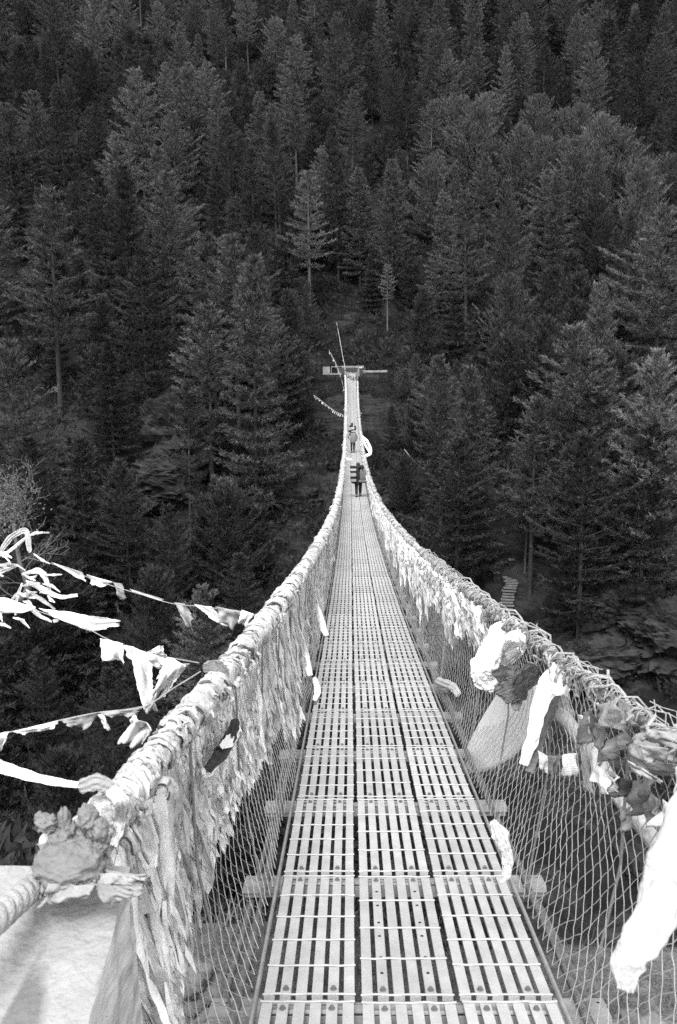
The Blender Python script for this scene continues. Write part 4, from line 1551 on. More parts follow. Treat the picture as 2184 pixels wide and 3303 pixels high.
lpart('pale_bundle', M['bagw'], [((-0.16, -0.08, 0.90), (0.2, 0.2, 0.18), 0.5)])
lpart('grey_sack', M['bag'], [((0.155, -0.07, 1.13), (0.24, 0.24, 0.62), 0.6)])
lpart('rolled_mat', M['bag'], [((0.155, -0.1, 0.84), (0.32, 0.2, 0.15), 0.6)])
lpart('strap', M['black'], [((-0.165, -0.115, 1.29), (0.21, 0.2, 0.022), 0.3)])
lpart('strap', M['black'], [((-0.165, -0.115, 1.02), (0.21, 0.2, 0.022), 0.3)])
mb = MB()
mb.tube([(bx + 0.15, yp - 0.3, dz(yp) + 1.32), (bx + 0.27, yp - 0.27, dz(yp) + 1.05), (bx + 0.36, yp - 0.24, dz(yp) + 0.8)], 0.026, 6)
o = mb.build('strap', M['black'], None); child(o, load)

# far porter
yp2 = 58.0
bx2 = -0.03
walker((bx2, yp2, dz(yp2) + 0.012), 0.05, 0.35, 0.12, {-1: (0, (-0.3, 0.05, 1.12), (-0.26, 0.2, 1.0)), 1: (0, (0.3, 0.0, 1.1), (0.28, 0.12, 0.9))}, M['coat'], M['trouser'],
       'porter in a long grey coat walking away farther along the deck')
ld2 = empty('head_load', (bx2, yp2 - 0.05, dz(yp2) + 1.3))
tag(ld2, 'dark and white bundle carried high on the shoulders of the farther porter', 'load')
for nm, m, its in (('dark_bundle', M['black'], [((-0.1, 0.0, 1.86), (0.26, 0.26, 0.14), 0.6), ((-0.04, 0.0, 2.0), (0.14, 0.2, 0.2), 0.7), ((0.16, 0.0, 1.72), (0.16, 0.2, 0.34), 0.6), ((-0.17, -0.08, 1.52), (0.26, 0.22, 0.16), 0.6)]),
                   ('white_bundle', M['bagw'], [((0.0, -0.06, 1.70), (0.3, 0.24, 0.2), 0.6), ((0.06, -0.1, 1.50), (0.34, 0.2, 0.1), 0.5)]),
                   ('coat_cover', M['coat'], [((0.03, -0.1, 1.05), (0.36, 0.22, 0.74), 0.5)])):
    mb = MB()
    for c, d, bv in its:
        rbox(mb, (bx2 + c[0], yp2 - 0.05 + c[1], dz(yp2) + c[2]), d, bv, 0.08, c[2] * 5)
    o = mb.build(nm, m, None, True); child(o, ld2)

# ------------------------------------------------------------------ far end: landing, anchor pillars, low walls
ld = empty('stone_landing', (0.2, YEND + 1, LAND))
tag(ld, 'stone landing platform where the footbridge meets the forest', 'landing')
def rough_box(mb, c, d, amp=0.05, n=7, seed=0):
    for ax in range(3):
        for s in (-1, 1):
            u, v = [(1, 2), (2, 0), (0, 1)][ax]
            V = []
            for i in range(n):
                for j in range(n):
                    p = [0, 0, 0]
                    p[ax] = s * d[ax] / 2
                    p[u] = (i / (n - 1) - 0.5) * d[u] * s
                    p[v] = (j / (n - 1) - 0.5) * d[v]
                    q = Vector((c[0] + p[0], c[1] + p[1], c[2] + p[2]))
                    nv = mnoise.noise_vector(q * 1.7 + Vector((seed, 0, 0)))
                    V.append(tuple(q + nv * amp))
            mb.add(V, grid_faces(n, n))
def lpiece(name, m, items):
    mb = MB()
    for k, (c, d) in enumerate(items):
        rough_box(mb, c, d, 0.04, 9, k)
    child(mb.build(name, m, None), ld)
lpiece('sill_beam', M['stone'], [((0.0, YEND + 0.25, LAND - 0.02), (1.7, 0.35, 0.22))])
lpiece('low_wall', M['stone'], [((3.05, YEND + 0.5, LAND + 0.2), (3.1, 0.5, 0.24))])
lpiece('low_wall', M['stone'], [((-2.0, YEND + 0.6, LAND - 0.08), (1.5, 0.4, 0.2))])
lpiece('back_wall', M['stone'], [((0.2, YEND + 3.2, LAND + 0.75), (2.9, 0.5, 0.35))])
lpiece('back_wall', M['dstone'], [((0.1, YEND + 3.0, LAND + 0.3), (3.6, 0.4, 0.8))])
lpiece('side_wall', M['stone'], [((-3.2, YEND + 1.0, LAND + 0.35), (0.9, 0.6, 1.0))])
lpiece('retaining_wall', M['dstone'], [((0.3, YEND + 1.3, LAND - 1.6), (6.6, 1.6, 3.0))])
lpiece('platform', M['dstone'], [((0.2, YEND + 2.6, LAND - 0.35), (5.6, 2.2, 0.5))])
mb = MB()
for a, b in (((-2.55, LAND - 0.02), (-2.55, LAND + 0.82)), ((-1.7, LAND), (-1.7, LAND + 0.8)), ((-2.55, LAND + 0.82), (-1.0, LAND + 0.86))):
    mb.tube([(a[0], YEND + 0.5, a[1]), (b[0], YEND + 0.5, b[1])], 0.05, 6)
child(mb.build('rail_frame', M['stone'], None), ld)
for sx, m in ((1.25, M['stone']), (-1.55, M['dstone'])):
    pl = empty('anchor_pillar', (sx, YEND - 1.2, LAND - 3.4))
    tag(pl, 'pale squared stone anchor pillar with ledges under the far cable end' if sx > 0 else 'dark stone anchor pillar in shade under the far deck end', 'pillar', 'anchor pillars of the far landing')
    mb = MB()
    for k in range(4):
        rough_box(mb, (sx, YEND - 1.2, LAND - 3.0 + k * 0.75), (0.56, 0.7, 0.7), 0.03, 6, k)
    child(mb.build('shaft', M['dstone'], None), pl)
    mb = MB()
    for k in range(1, 4):
        rough_box(mb, (sx, YEND - 1.22, LAND - 3.0 + k * 0.75 - 0.37), (0.66, 0.8, 0.08), 0.02, 5, k + 9)
    child(mb.build('ledge', m, None), pl)
gate = empty('gate_post', (0.95, YEND - 0.2, LAND - 0.3))
tag(gate, 'pale post with a crosspiece at the far cable end beside the low wall', 'post')
mb = MB(); mb.tube([(0.95, YEND - 0.2, LAND - 0.4), (0.95, YEND - 0.2, LAND + 0.95)], 0.09, 8, noise_amp=0.2)
child(mb.build('post', M['stone'], None), gate)
mb = MB(); mb.box((1.1, YEND - 0.22, LAND + 0.7), (0.6, 0.12, 0.12)); mb.box((1.2, YEND - 0.3, LAND - 0.62), (0.5, 0.14, 0.12))
child(mb.build('crosspiece', M['pale'], None), gate)

# ------------------------------------------------------------------ rock outcrops
ROCKP = []


def outcrop(name, pxx, pyy, w, h, d, lab, seed, n=72, m='crag'):
    p, zc_ = ground_hit(pxx, pyy)
    r = (px(w, zc_) / 2, d, px(h, zc_) / 2)
    V = []
    nu, nv = n, int(n * 1.5)
    for i in range(nu):
        ph = math.pi * i / (nu - 1)
        for j in range(nv):
            th = 2 * math.pi * j / nv
            f = lambda q, e: math.copysign(abs(q) ** e, q)
            v = Vector((f(math.sin(ph), 0.6) * f(math.cos(th), 0.6) * r[0], f(math.sin(ph), 0.6) * f(math.sin(th), 0.6) * r[1], f(math.cos(ph), 0.7) * r[2]))
            q = p + v
            a = Vector((q.x * 0.5 + q.z * 0.5, q.y * 0.5, q.z * 1.1 - q.x * 0.45)) + Vector((seed * 7.0, 0, 0))
            k = 0.75 * mnoise.noise(a * 0.6) + 0.42 * (mnoise.ridged_multi_fractal(a * 0.8, 0.85, 2.2, 6, 1.0, 2.0) - 1.0) * 0.5 + 0.3 * mnoise.noise(a * 2.4 + Vector((3, 1, 7))) + 0.16 * mnoise.noise(a * 6.5)
            V.append(tuple(p + v * (1 + 0.55 * k)))
    F = []
    for i in range(nu - 1):
        for j in range(nv):
            j2 = (j + 1) % nv
            F.append((i * nv + j, (i + 1) * nv + j, (i + 1) * nv + j2, i * nv + j2))
    ROCKP.extend(V[::4])
    mb = MB(); mb.add(V, F)
    return one(mb, name, M[m], lab, 'rock', None, False)


def ground_hit(pxx, pyy, t0=45.0, t1=330.0):
    d = ray(pxx, pyy)
    ts = np.arange(t0, t1, 0.25)
    X, Y, Z = CAM.x + d.x * ts, CAM.y + d.y * ts, CAM.z + d.z * ts
    g = Z - terr(X, Y)
    k = np.where(g < 0)[0]
    k = k[0] if len(k) else len(ts) - 1
    return Vector((X[k], Y[k], Z[k])), ts[k]


for i, (x, y, w_, h_, d_, lab) in enumerate([
        (1530, 1330, 170, 150, 2.6, 'cracked rock face at the right frame edge, uppermost of the slope'),
        (1440, 1420, 190, 170, 2.4, 'broad slanting rock slab right of the stone stairs'),
        (1540, 1490, 190, 190, 2.6, 'broken rock face at the right edge above the hand cable'),
        (1390, 1530, 150, 110, 2.0, 'low slanting rock just above the hand cable, right of the stairs'),
        (1300, 1470, 110, 90, 1.6, 'small rock ledge beside the foot of the stone stairs'),
        (1435, 1068, 60, 60, 1.2, 'pale bare rock patch among the pines at right'),
        (390, 1010, 130, 200, 2.6, 'upright rock crag among dark pines left of the bridge'),
        (400, 1120, 150, 120, 2.6, 'ledge of rock under the upright crag left of the bridge'),
        (690, 1180, 120, 110, 1.8, 'shaded rock face just left of the wound cable'),
        (560, 1120, 120, 100, 1.8, 'shaded rock between crag and bridge'),
        (915, 1165, 90, 120, 1.6, 'pale streaked rock under the trees right of the porters'),
        (700, 1010, 100, 60, 1.4, 'low rock ledge left of the deck below the landing')]):
    outcrop('rock_outcrop', x, y, w_, h_, d_, lab, i + 1)

# ------------------------------------------------------------------ stone stairs on the right spur
def ground_hit(pxx, pyy, t0=45.0, t1=330.0):
    d = ray(pxx, pyy)
    ts = np.arange(t0, t1, 0.25)
    X, Y, Z = CAM.x + d.x * ts, CAM.y + d.y * ts, CAM.z + d.z * ts
    g = Z - terr(X, Y)
    k = np.where(g < 0)[0]
    k = k[0] if len(k) else len(ts) - 1
    return Vector((X[k], Y[k], Z[k])), ts[k]


stair = None
path = [(1172, 1428), (1173, 1412), (1174, 1398), (1176, 1386), (1178, 1374), (1181, 1362), (1185, 1352), (1180, 1343), (1168, 1336), (1156, 1330), (1144, 1323), (1136, 1316), (1152, 1308), (1168, 1302), (1184, 1296)]
pp = []
for (x, y) in path:
    p, _ = ground_hit(x, y)
    pp.append(p)
foot, head = pp[0], pp[6]
stair = empty('stone_stairs', pp[0])
tag(stair, 'flight of stone stairs climbing the rocky slope below the pines', 'stairs')
pc = smooth_path([at(x, y, ground_hit(x, y)[1] - 0.5) for i, (x, y) in enumerate(path)], 26)
for i, p in enumerate(pc):
    t = (pc[min(i + 1, 25)] - pc[max(i - 1, 0)])
    yaw = math.atan2(t.y, t.x) - math.pi / 2 if i < 13 else 0.3
    mb = MB()
    w = 1.25 if i < 13 else random.uniform(0.4, 0.85)
    z = Matrix.Rotation(max(-0.6, min(0.6, yaw)) * 0.5, 3, 'Z')
    mb.box(tuple(p), (w * random.uniform(0.85, 1.08), 0.42, 0.12), z)
    if i >= 13 and random.random() < 0.35:
        continue
    child(mb.build('step', M['step'] if i < 13 else M['stone_dark'], None), stair)
    mb = MB()
    mb.box((p.x, p.y + 0.14, p.z - 0.62), (w * 0.95, 0.5, 1.1), z)
    child(mb.build('step_base', M['crag'], None), stair)

# ------------------------------------------------------------------ conifers
def crown_mesh(seed, H, z0, Rm, style):
    rs = np.random.default_rng(seed)
    T0, T1, T2, TN = [], [], [], []
    limbs = MB()
    z = z0
    bend = rs.uniform(-0.02, 0.02, 2)
    axis = lambda zz: np.array([bend[0] * zz * zz / H, bend[1] * zz * zz / H, zz])
    while z < H - 0.15:
        t = (z - z0) / (H - z0)
        if style == 'fir':
            prof = (1 - t) ** 0.72 * (0.75 + 0.25 * min(1, t * 6)); nb = rs.integers(7, 10); dr, upt, asc = -0.22, 0.22, 0.75; gap = 0.95
        elif style == 'pine':
            prof = (1 - t ** 1.9) * (0.5 + 0.5 * min(1, t * 2.6)); nb = rs.integers(6, 9); dr, upt, asc = -0.12, 0.30, 0.8; gap = 1.1
        elif style == 'bushy':
            prof = (1 - t ** 2.6) * (0.7 + 0.3 * min(1, t * 4)); nb = rs.integers(7, 10); dr, upt, asc = 0.0, 0.45, 1.0; gap = 0.85
        elif style == 'sparse':
            prof = (1 - t ** 1.6) * (0.45 + 0.55 * min(1, t * 3)); nb = rs.integers(5, 8); dr, upt, asc = -0.1, 0.26, 0.8; gap = 1.15
        else:
            prof = (1 - t) ** 0.9; nb = rs.integers(5, 8); dr, upt, asc = 0.0, 0.25, 0.7; gap = 0.42
        az0 = rs.uniform(0, 6.28)
        for b in range(nb):
            az = az0 + b * 6.283 / nb + rs.normal(0, 0.25)
            L = Rm * prof * rs.uniform(0.55, 1.18) + 0.25
            if rs.random() < 0.06: L *= 1.25
            dirh = np.array([math.cos(az), math.sin(az), 0])
            side = np.array([-math.sin(az), math.cos(az), 0])
            a0 = dr * (1 - t) + asc * t ** 1.6 + rs.normal(0, 0.08)
            base = axis(z + rs.uniform(-0.12, 0.12))
            def pt(u):
                return base + dirh * L * u + np.array([0, 0, 1.0]) * L * (a0 * u + (upt - a0 * 0.3) * u * u * 0.9)
            if L > 0.8:
                limbs.tube([pt(0), pt(0.5), pt(0.95)], [0.028 * L / 2 + 0.012, 0.02 * L / 2 + 0.006, 0.006], 3, cap=False)
            nt = int(4 + L * (4.6 if style != 'sparse' else 3.6))
            for q in range(nt):
                u = rs.uniform(0.12, 1.0) ** 0.75
                lat = rs.uniform(-1, 1)
                wid = 0.36 * L * (1.12 - u) + 0.10
                c = pt(u) + side * lat * wid + dirh * (-abs(lat)) * wid * 0.3 + np.array([0, 0, rs.normal(0, 0.06) - 0.10 * abs(lat)])
                upv = 0.30 if style in ('pine', 'sparse') else (0.14 if style == 'fir' else 0.75)
                if t > 0.8: upv += 0.4
                d0 = dirh * 0.75 + side * lat * 0.8 + np.array([0, 0, upv]) + rs.normal(0, 0.2, 3)
                d0 /= np.linalg.norm(d0)
                tone_ = rs.uniform(0.6, 1.35)
                cs = rs.uniform(0.75, 1.3) * (0.75 if style == 'young' else 1.0)
                for k in range(17):
                    f = rs.random()
                    d = d0 + rs.normal(0, 0.38, 3) + np.array([0, 0, 0.16])
                    d /= np.linalg.norm(d)
                    ln = rs.uniform(0.18, 0.40) * cs
                    w = rs.uniform(0.028, 0.055) * cs
                    pr = np.cross(d, rs.normal(0, 0.6, 3) + np.array([0, 0, 1.0])); pr /= (np.linalg.norm(pr) + 1e-9)
                    cc = c + d0 * (f - 0.4) * 0.62 * cs + rs.normal(0, 0.06, 3)
                    T0.append(cc - pr * w - d * 0.05); T1.append(cc + pr * w - d * 0.05); T2.append(cc + d * ln)
                    TN.append(tone_)
        z += gap * (0.75 + 0.5 * rs.random()) * (1.0 if t < 0.8 else 0.7)
    n = len(T0)
    V = np.stack([np.array(T0), np.array(T1), np.array(T2)], 1).reshape(-1, 3)
    F = np.arange(3 * n).reshape(-1, 3)
    cm = mesh('crown', V, [F], [M['needle']])
    at_ = cm.attributes.new('tone', 'FLOAT', 'POINT')
    at_.data.foreach_set('value', np.repeat(np.array(TN, np.float32), 3))
    # trunk
    m_ = 14
    P = [axis(H * 0.985 * i / (m_ - 1)) for i in range(m_)]
    P[0][2] = -0.8
    rad = [0.30 * (H / 24) * (1 - i / (m_ - 1)) ** 0.8 + 0.02 for i in range(m_)]
    limbs.tube(P, rad, 8)
    for _ in range(int(10 + z0 * 3)):           # dead stubs on the bare lower trunk
        zz = rs.uniform(H * 0.08, max(z0, H * 0.15))
        az = rs.uniform(0, 6.28); ln = rs.uniform(0.3, 1.3)
        b = axis(zz)
        e = b + np.array([math.cos(az) * ln, math.sin(az) * ln, rs.uniform(-0.25, 0.15) * ln])
        limbs.tube([b, (b + e) / 2 + np.array([0, 0, 0.06]), e], [0.03, 0.02, 0.008], 3, cap=False)
    tm = limbs.data('trunk', [M['bark']])
    return cm, tm


PROTO = {
    'fir': [(crown_mesh(1, 22, 2.0, 5.6, 'fir'), 22), (crown_mesh(2, 22, 3.0, 5.2, 'fir'), 22)],
    'pine': [(crown_mesh(3, 22, 5.0, 6.0, 'pine'), 22), (crown_mesh(4, 22, 7.0, 5.4, 'pine'), 22), (crown_mesh(5, 22, 3.5, 6.4, 'pine'), 22)],
    'bushy': [(crown_mesh(6, 16, 2.5, 5.6, 'bushy'), 16), (crown_mesh(7, 16, 2.0, 5.4, 'bushy'), 16)],
    'sparse': [(crown_mesh(8, 22, 11.5, 3.8, 'sparse'), 22), (crown_mesh(9, 22, 8.0, 5.2, 'sparse'), 22)],
    'young': [(crown_mesh(10, 10, 0.8, 2.6, 'young'), 10)],
}
# pale and dark needle versions share shapes through object level materials
WORD = {'fir': 'spire-shaped fir', 'pine': 'layered pine', 'bushy': 'round bushy pine', 'sparse': 'bare-trunked pine', 'young': 'young conifer'}
trees = []


def tree(x, y, H, style, k=0, tone=None, lab=None):
    z = float(terr(x, y))
    (cm, tm), h0 = PROTO[style][k % len(PROTO[style])]
    s = H / h0
    nm = {'fir': 'fir_tree', 'pine': 'pine_tree', 'bushy': 'bushy_pine', 'sparse': 'tall_pine', 'young': 'young_conifer'}[style]
    r = empty(nm, (x, y, z - 0.3))
    r.rotation_euler = (random.uniform(-0.025, 0.025), random.uniform(-0.03, 0.03), random.uniform(0, 6.28))
    wx = random.uniform(0.7, 1.05)
    r.scale = (s * wx, s * wx * random.uniform(0.92, 1.08), s)
    c = link('crown', cm, r)
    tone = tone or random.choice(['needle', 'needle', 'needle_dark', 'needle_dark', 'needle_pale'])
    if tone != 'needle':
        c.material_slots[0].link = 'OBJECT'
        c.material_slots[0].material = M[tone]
    t = link('trunk', tm, r)
    if style == 'sparse' and random.random() < 0.5:
        t.material_slots[0].link = 'OBJECT'
        t.material_slots[0].material = M['pale_bark']
    trees.append(dict(o=r, x=x, y=y, z=z, H=H, style=style, tone=tone, lab=lab))
    return r


def tree_at(pxx, pyy, H, style, k=0, tone=None, lab=None, tmin=56.0):
    """the tree of height H whose tip is seen at (pxx, pyy)"""
    d = ray(pxx, pyy)
    ts = np.arange(tmin, 330, 0.5)
    X, Y, Z = CAM.x + d.x * ts, CAM.y + d.y * ts, CAM.z + d.z * ts
    g = Z - terr(X, Y) - H
    kk = np.where(g < 0)[0]
    i = kk[0] if len(kk) else len(ts) - 1
    tree(float(X[i]), float(Y[i]), H, style, k, tone, lab)


def tree_fix(pxx, pyy, t, style, k=0, tone=None, lab=None, base_px=None):
    """a tree standing t metres away whose tip is seen at (pxx, pyy)"""
    d = ray(pxx, pyy)
    x, y, z = CAM.x + d.x * t, CAM.y + d.y * t, CAM.z + d.z * t
    tree(float(x), float(y), float(z - terr(x, y)), style, k, tone, lab)


ZT = []
for (a, b) in [(50, 110), (75, 195), (200, 190), (385, 60), (265, 385), (25, 480), (440, 475), (595, 225), (830, 150), (910, 160), (1040, 125), (1345, 10), (1475, 130), (770, 295), (875, 310), (955, 290), (660, 430), (1000, 410),
               (1200, 420), (1340, 410), (700, 530), (800, 530), (730, 675), (40, 570), (1160, 690), (990, 760), (1500, 680), (770, 800), (465, 825), (590, 850), (180, 870), (1425, 800), (1085, 910), (865, 945), (970, 1110), (1180, 1050), (1160, 1215), (1560, 600)]:
    ZT.append((a / 2.0, b / 2.0))
for (a, b) in [(45, 30), (155, 190), (295, 35), (450, 130), (500, 230), (640, 215), (825, 115), (765, 215), (1380, 10), (1220, 85), (1490, 160), (60, 420), (90, 760), (250, 745), (545, 780), (490, 880), (790, 830), (970, 780), (1210, 690), (1500, 960), (1010, 800), (1430, 900)]:
    ZT.append((784 + a / 2.0, b / 2.0))
SP = ['pine', 'fir', 'pine', 'sparse', 'pine', 'fir', 'pine']
for i, (x, y) in enumerate(ZT):
    H = 13 + 10 * ((i * 37) % 10) / 10.0
    tree_at(x, y, H, SP[(i * 5 + 2) % 7], i)
BZ = [(450, 470), (545, 445), (655, 480), (690, 440), (930, 455), (1040, 510), (1120, 490), (1230, 530), (1320, 600), (590, 590), (720, 660), (440, 740), (1400, 760), (1540, 720), (850, 600), (960, 640), (1100, 640)]
for i, (a, b) in enumerate(BZ):
    tree_at(784 + a / 2.0, b / 2.0, 12 + (i * 7 % 5), 'bushy', i, 'needle_pale')
# standout trees; needle_dark on the shaded ones puts shade into their colour
NT = [
    (105, 440, 27, 'sparse', 1, 'needle', 'tall pine with long leaning bare trunk at the left above the gorge'),
    (10, 790, 24, 'pine', 2, 'needle', 'broad pale pine at the left frame edge above the bare sapling'),
    (578, 605, 26, 'fir', 0, 'needle', 'tall pale spire fir just left of the far landing'),
    (540, 545, 22, 'pine', 1, 'needle', 'pine behind the tall pale spire fir'),
    (712, 648, 114, 'pine', 2, 'needle', 'broad pine directly left above the far landing'),
    (897, 608, 117, 'sparse', 0, 'needle_pale', 'small round-topped pine on a pale bare trunk right above the landing'),
    (1030, 440, 118, 'fir', 0, 'needle_pale', 'tall pale layered fir right of the landing, tip highest of its neighbours'),
    (918, 372, 129, 'pine', 0, 'needle', 'tall pine standing above the small round-topped pine'),
    (832, 390, 126, 'fir', 1, 'needle', 'tall dark fir directly above the bridge end'),
    (715, 400, 127, 'sparse', 1, 'needle', 'pine with thin pale bare trunk left of the bridge axis'),
    (1175, 545, 121, 'sparse', 0, 'needle_dark', 'dark crowned pine with thick pale trunk over bare ground'),
    (1388, 670, 12, 'young', 0, 'needle_pale', 'small slender conifer with neat whorled branches'),
    (1345, 762, 22, 'pine', 0, 'needle', 'pine with layered bright tips right of centre above the dark shrubs'),
    (1535, 808, 22, 'pine', 2, 'needle_pale', 'pale layered pine at the right frame edge above the rocks'),
    (1395, 820, 20, 'pine', 1, 'needle', 'pine just below the layered bright-tipped one'),
    (1104, 850, 21, 'fir', 1, 'needle', 'conifer right below the bare clearing, left of the tall slender pale pine'),
    (1025, 820, 17, 'pine', 1, 'needle', 'rounded pine on the slope right of the anchor pillars'),
    (962, 815, 103, 'bushy', 0, 'needle', 'bushy tree right beside the landing wall'),
    (1240, 920, 74, 'sparse', 1, 'needle_pale', 'tall slender pale pine above the stone stairs'),
    (1060, 1020, 17, 'pine', 1, 'needle_dark', 'dark pine left of the tall slender pale one'),
    (1222, 1080, 77, 'sparse', 0, 'needle', 'pine with thin bare stem beside the stone stairs'),
    (1500, 980, 17, 'pine', 2, 'needle_dark', 'dark spreading pine over the right rocks'),
    (1360, 1010, 20, 'pine', 0, 'needle_dark', 'dark pine in the shade behind the stairs'),
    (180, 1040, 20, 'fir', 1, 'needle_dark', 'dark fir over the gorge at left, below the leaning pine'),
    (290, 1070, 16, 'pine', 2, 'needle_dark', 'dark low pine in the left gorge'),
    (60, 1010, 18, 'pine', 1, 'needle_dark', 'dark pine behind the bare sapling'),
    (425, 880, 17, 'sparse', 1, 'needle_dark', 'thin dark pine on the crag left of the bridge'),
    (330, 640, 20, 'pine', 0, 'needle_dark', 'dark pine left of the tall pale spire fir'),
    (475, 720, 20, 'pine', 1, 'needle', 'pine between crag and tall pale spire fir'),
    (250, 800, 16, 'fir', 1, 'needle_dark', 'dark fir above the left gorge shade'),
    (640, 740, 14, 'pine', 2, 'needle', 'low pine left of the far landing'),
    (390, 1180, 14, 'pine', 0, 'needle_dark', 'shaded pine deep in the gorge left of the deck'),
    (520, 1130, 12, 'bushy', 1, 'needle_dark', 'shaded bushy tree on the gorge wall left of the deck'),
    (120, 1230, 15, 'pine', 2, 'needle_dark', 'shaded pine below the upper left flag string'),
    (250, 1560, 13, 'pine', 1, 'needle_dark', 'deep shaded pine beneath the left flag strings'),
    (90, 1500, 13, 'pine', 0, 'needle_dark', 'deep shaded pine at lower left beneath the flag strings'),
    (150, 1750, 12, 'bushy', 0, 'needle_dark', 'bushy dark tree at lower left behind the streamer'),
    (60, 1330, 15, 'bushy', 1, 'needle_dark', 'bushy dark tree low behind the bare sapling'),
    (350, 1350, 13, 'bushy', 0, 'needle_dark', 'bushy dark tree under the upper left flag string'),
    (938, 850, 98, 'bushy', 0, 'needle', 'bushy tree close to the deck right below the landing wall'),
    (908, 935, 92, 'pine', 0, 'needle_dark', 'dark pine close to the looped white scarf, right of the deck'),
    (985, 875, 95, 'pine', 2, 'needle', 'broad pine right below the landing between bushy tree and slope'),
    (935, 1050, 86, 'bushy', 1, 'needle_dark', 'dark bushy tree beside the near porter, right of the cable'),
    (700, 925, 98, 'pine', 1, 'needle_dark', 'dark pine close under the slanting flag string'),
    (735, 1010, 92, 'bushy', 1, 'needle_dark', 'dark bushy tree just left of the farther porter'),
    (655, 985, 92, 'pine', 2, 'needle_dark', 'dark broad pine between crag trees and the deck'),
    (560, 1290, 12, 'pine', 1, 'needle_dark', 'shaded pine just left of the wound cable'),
]
for (x, y, H, st, k, tone, lab) in NT:
    if H > 40:
        tree_fix(x, y, H, st, k, tone, lab)
    else:
        tree_at(x, y, H, st, k, tone, lab)

# fill the slope between them
pos = np.array([(t['x'], t['y']) for t in trees])
cand = []
stp = 7.6
yy = 54.0
while yy < 300:
    wdt = 0.43 * yy + 8
    xx = -wdt
    while xx < wdt:
        cand.append((xx + random.uniform(-3.2, 3.2), yy + random.uniform(-3.2, 3.2)))
        xx += stp
    yy += stp
random.shuffle(cand)
taken = list(map(tuple, pos))
for (x, y) in cand:
    if len(trees) >= 298: break
    if abs(x - 0.5) < 7.5 and y < 127: continue
    if y < 125 and abs(x - 1) < 11 and y > 100: continue
    if 8 < x < 22 and y < 84: continue                     # the stair slope is open
    if x > 20 and y < 78: continue                         # rock on the right
    d2 = min((x - a) ** 2 + (y - b) ** 2 for a, b in taken)
    if d2 < 6.6 ** 2: continue
    q = proj((x, y, float(terr(x, y)) + 12))
    if q is None or q[0] < -70 or q[0] > 1640 or q[1] < -150 or q[1] > 2100: continue
    low = y < 100
    H = random.uniform(11, 17) if low else random.uniform(16, 25)
    st = random.choice(['pine', 'pine', 'fir', 'bushy', 'pine'] if low else ['pine', 'pine', 'fir', 'pine', 'pine', 'fir', 'bushy', 'pine', 'sparse'])
    if st == 'bushy' and not low: H = random.uniform(11, 15)
    tone = random.choice(['needle_dark', 'needle_dark', 'needle']) if low else None  # darker needles put the gorge shade into the colour of low trees
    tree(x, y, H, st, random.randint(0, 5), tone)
    taken.append((x, y))

# the smaller trees behind and between them, past counting: one mass
LOW = [crown_mesh(40 + i, 9, 0.6, 2.7, st) for i, st in enumerate(('young', 'fir', 'bushy'))]
def low_arrays(me):
    V = np.empty(len(me.vertices) * 3, np.float32); me.vertices.foreach_get('co', V)
    return V.reshape(-1, 3)
LV = [low_arrays(c) for c, t in LOW]
def tone_arr(me):
    a = np.empty(len(me.vertices), np.float32); me.attributes['tone'].data.foreach_get('value', a)
    return a
LT = [tone_arr(c) for c, t in LOW]
VV, TT = [], []
random.shuffle(cand)
cnt = 0
for (x, y) in cand + [(a + random.uniform(-4, 4), b + random.uniform(-4, 4)) for a, b in cand]:
    if cnt > 620: break
    if abs(x - 0.5) < 6.0 and y < 124: continue
    if y < 122 and abs(x - 1) < 7 and y > 100: continue
    if 7 < x < 24 and y < 88: continue
    if x > 20 and y < 74: continue
    d2 = min((x - a) ** 2 + (y - b) ** 2 for a, b in taken)
    if d2 < 2.6 ** 2: continue
    zz = float(terr(x, y))
    q = proj((x, y, zz + 6))
    if q is None or q[0] < -60 or q[0] > 1630 or q[1] < -120: continue
    s_ = random.uniform(0.55, 1.35)
    a = random.uniform(0, 6.28)
    W_ = LV[cnt % 3] * s_
    ca, sa = math.cos(a), math.sin(a)
    TT.append(LT[cnt % 3])
    VV.append(np.stack([W_[:, 0] * ca - W_[:, 1] * sa + x, W_[:, 0] * sa + W_[:, 1] * ca + y, W_[:, 2] + zz - 0.2], 1))
    taken.append((x, y)); cnt += 1
VV = np.concatenate(VV)
o = link('understorey_forest', mesh('understorey_forest', VV, [np.arange(len(VV)).reshape(-1, 3)], [M['needle_dark']]))
at_ = o.data.attributes.new('tone', 'FLOAT', 'POINT'); at_.data.foreach_set('value', np.concatenate(TT))
tag(o, 'dark mass of small conifers filling the gaps between the tall trees', 'forest', None, 'stuff')

# labels that say which tree: look, place on the slope, then order among its like
bpy.context.view_layer.update()
def zone(px_, py_):
    if py_ < 130: r_ = 'along the top edge'
    elif py_ < 330: r_ = 'on the upper slope'
    elif py_ < 600: r_ = 'on the middle slope'
    elif py_ < 860: r_ = 'level with the far landing'
    elif py_ < 1150: r_ = 'below the far landing'
    else: r_ = 'deep in the gorge'
    if px_ < 330: c_ = 'far left'
    elif px_ < 690: c_ = 'left of the bridge'
    elif px_ < 960: c_ = 'in line with the bridge'
    elif px_ < 1270: c_ = 'right of the bridge'
    else: c_ = 'far right'
    return r_, c_
TONE = {'needle': 'grey', 'needle_dark': 'dark', 'needle_pale': 'pale'}
cls = {}
for t in trees:
    t['o']['category'] = 'tree'
    q = proj((t['x'], t['y'], t['z'] + t['H'])) or (0, 0, 0)
    t['q'] = q
    if t['lab']:
        t['o']['label'] = t['lab']
        continue
    r_, c_ = zone(q[0], q[1])
    cls.setdefault((TONE[t['tone']] + ' ' + WORD[t['style']], r_, c_), []).append(t)
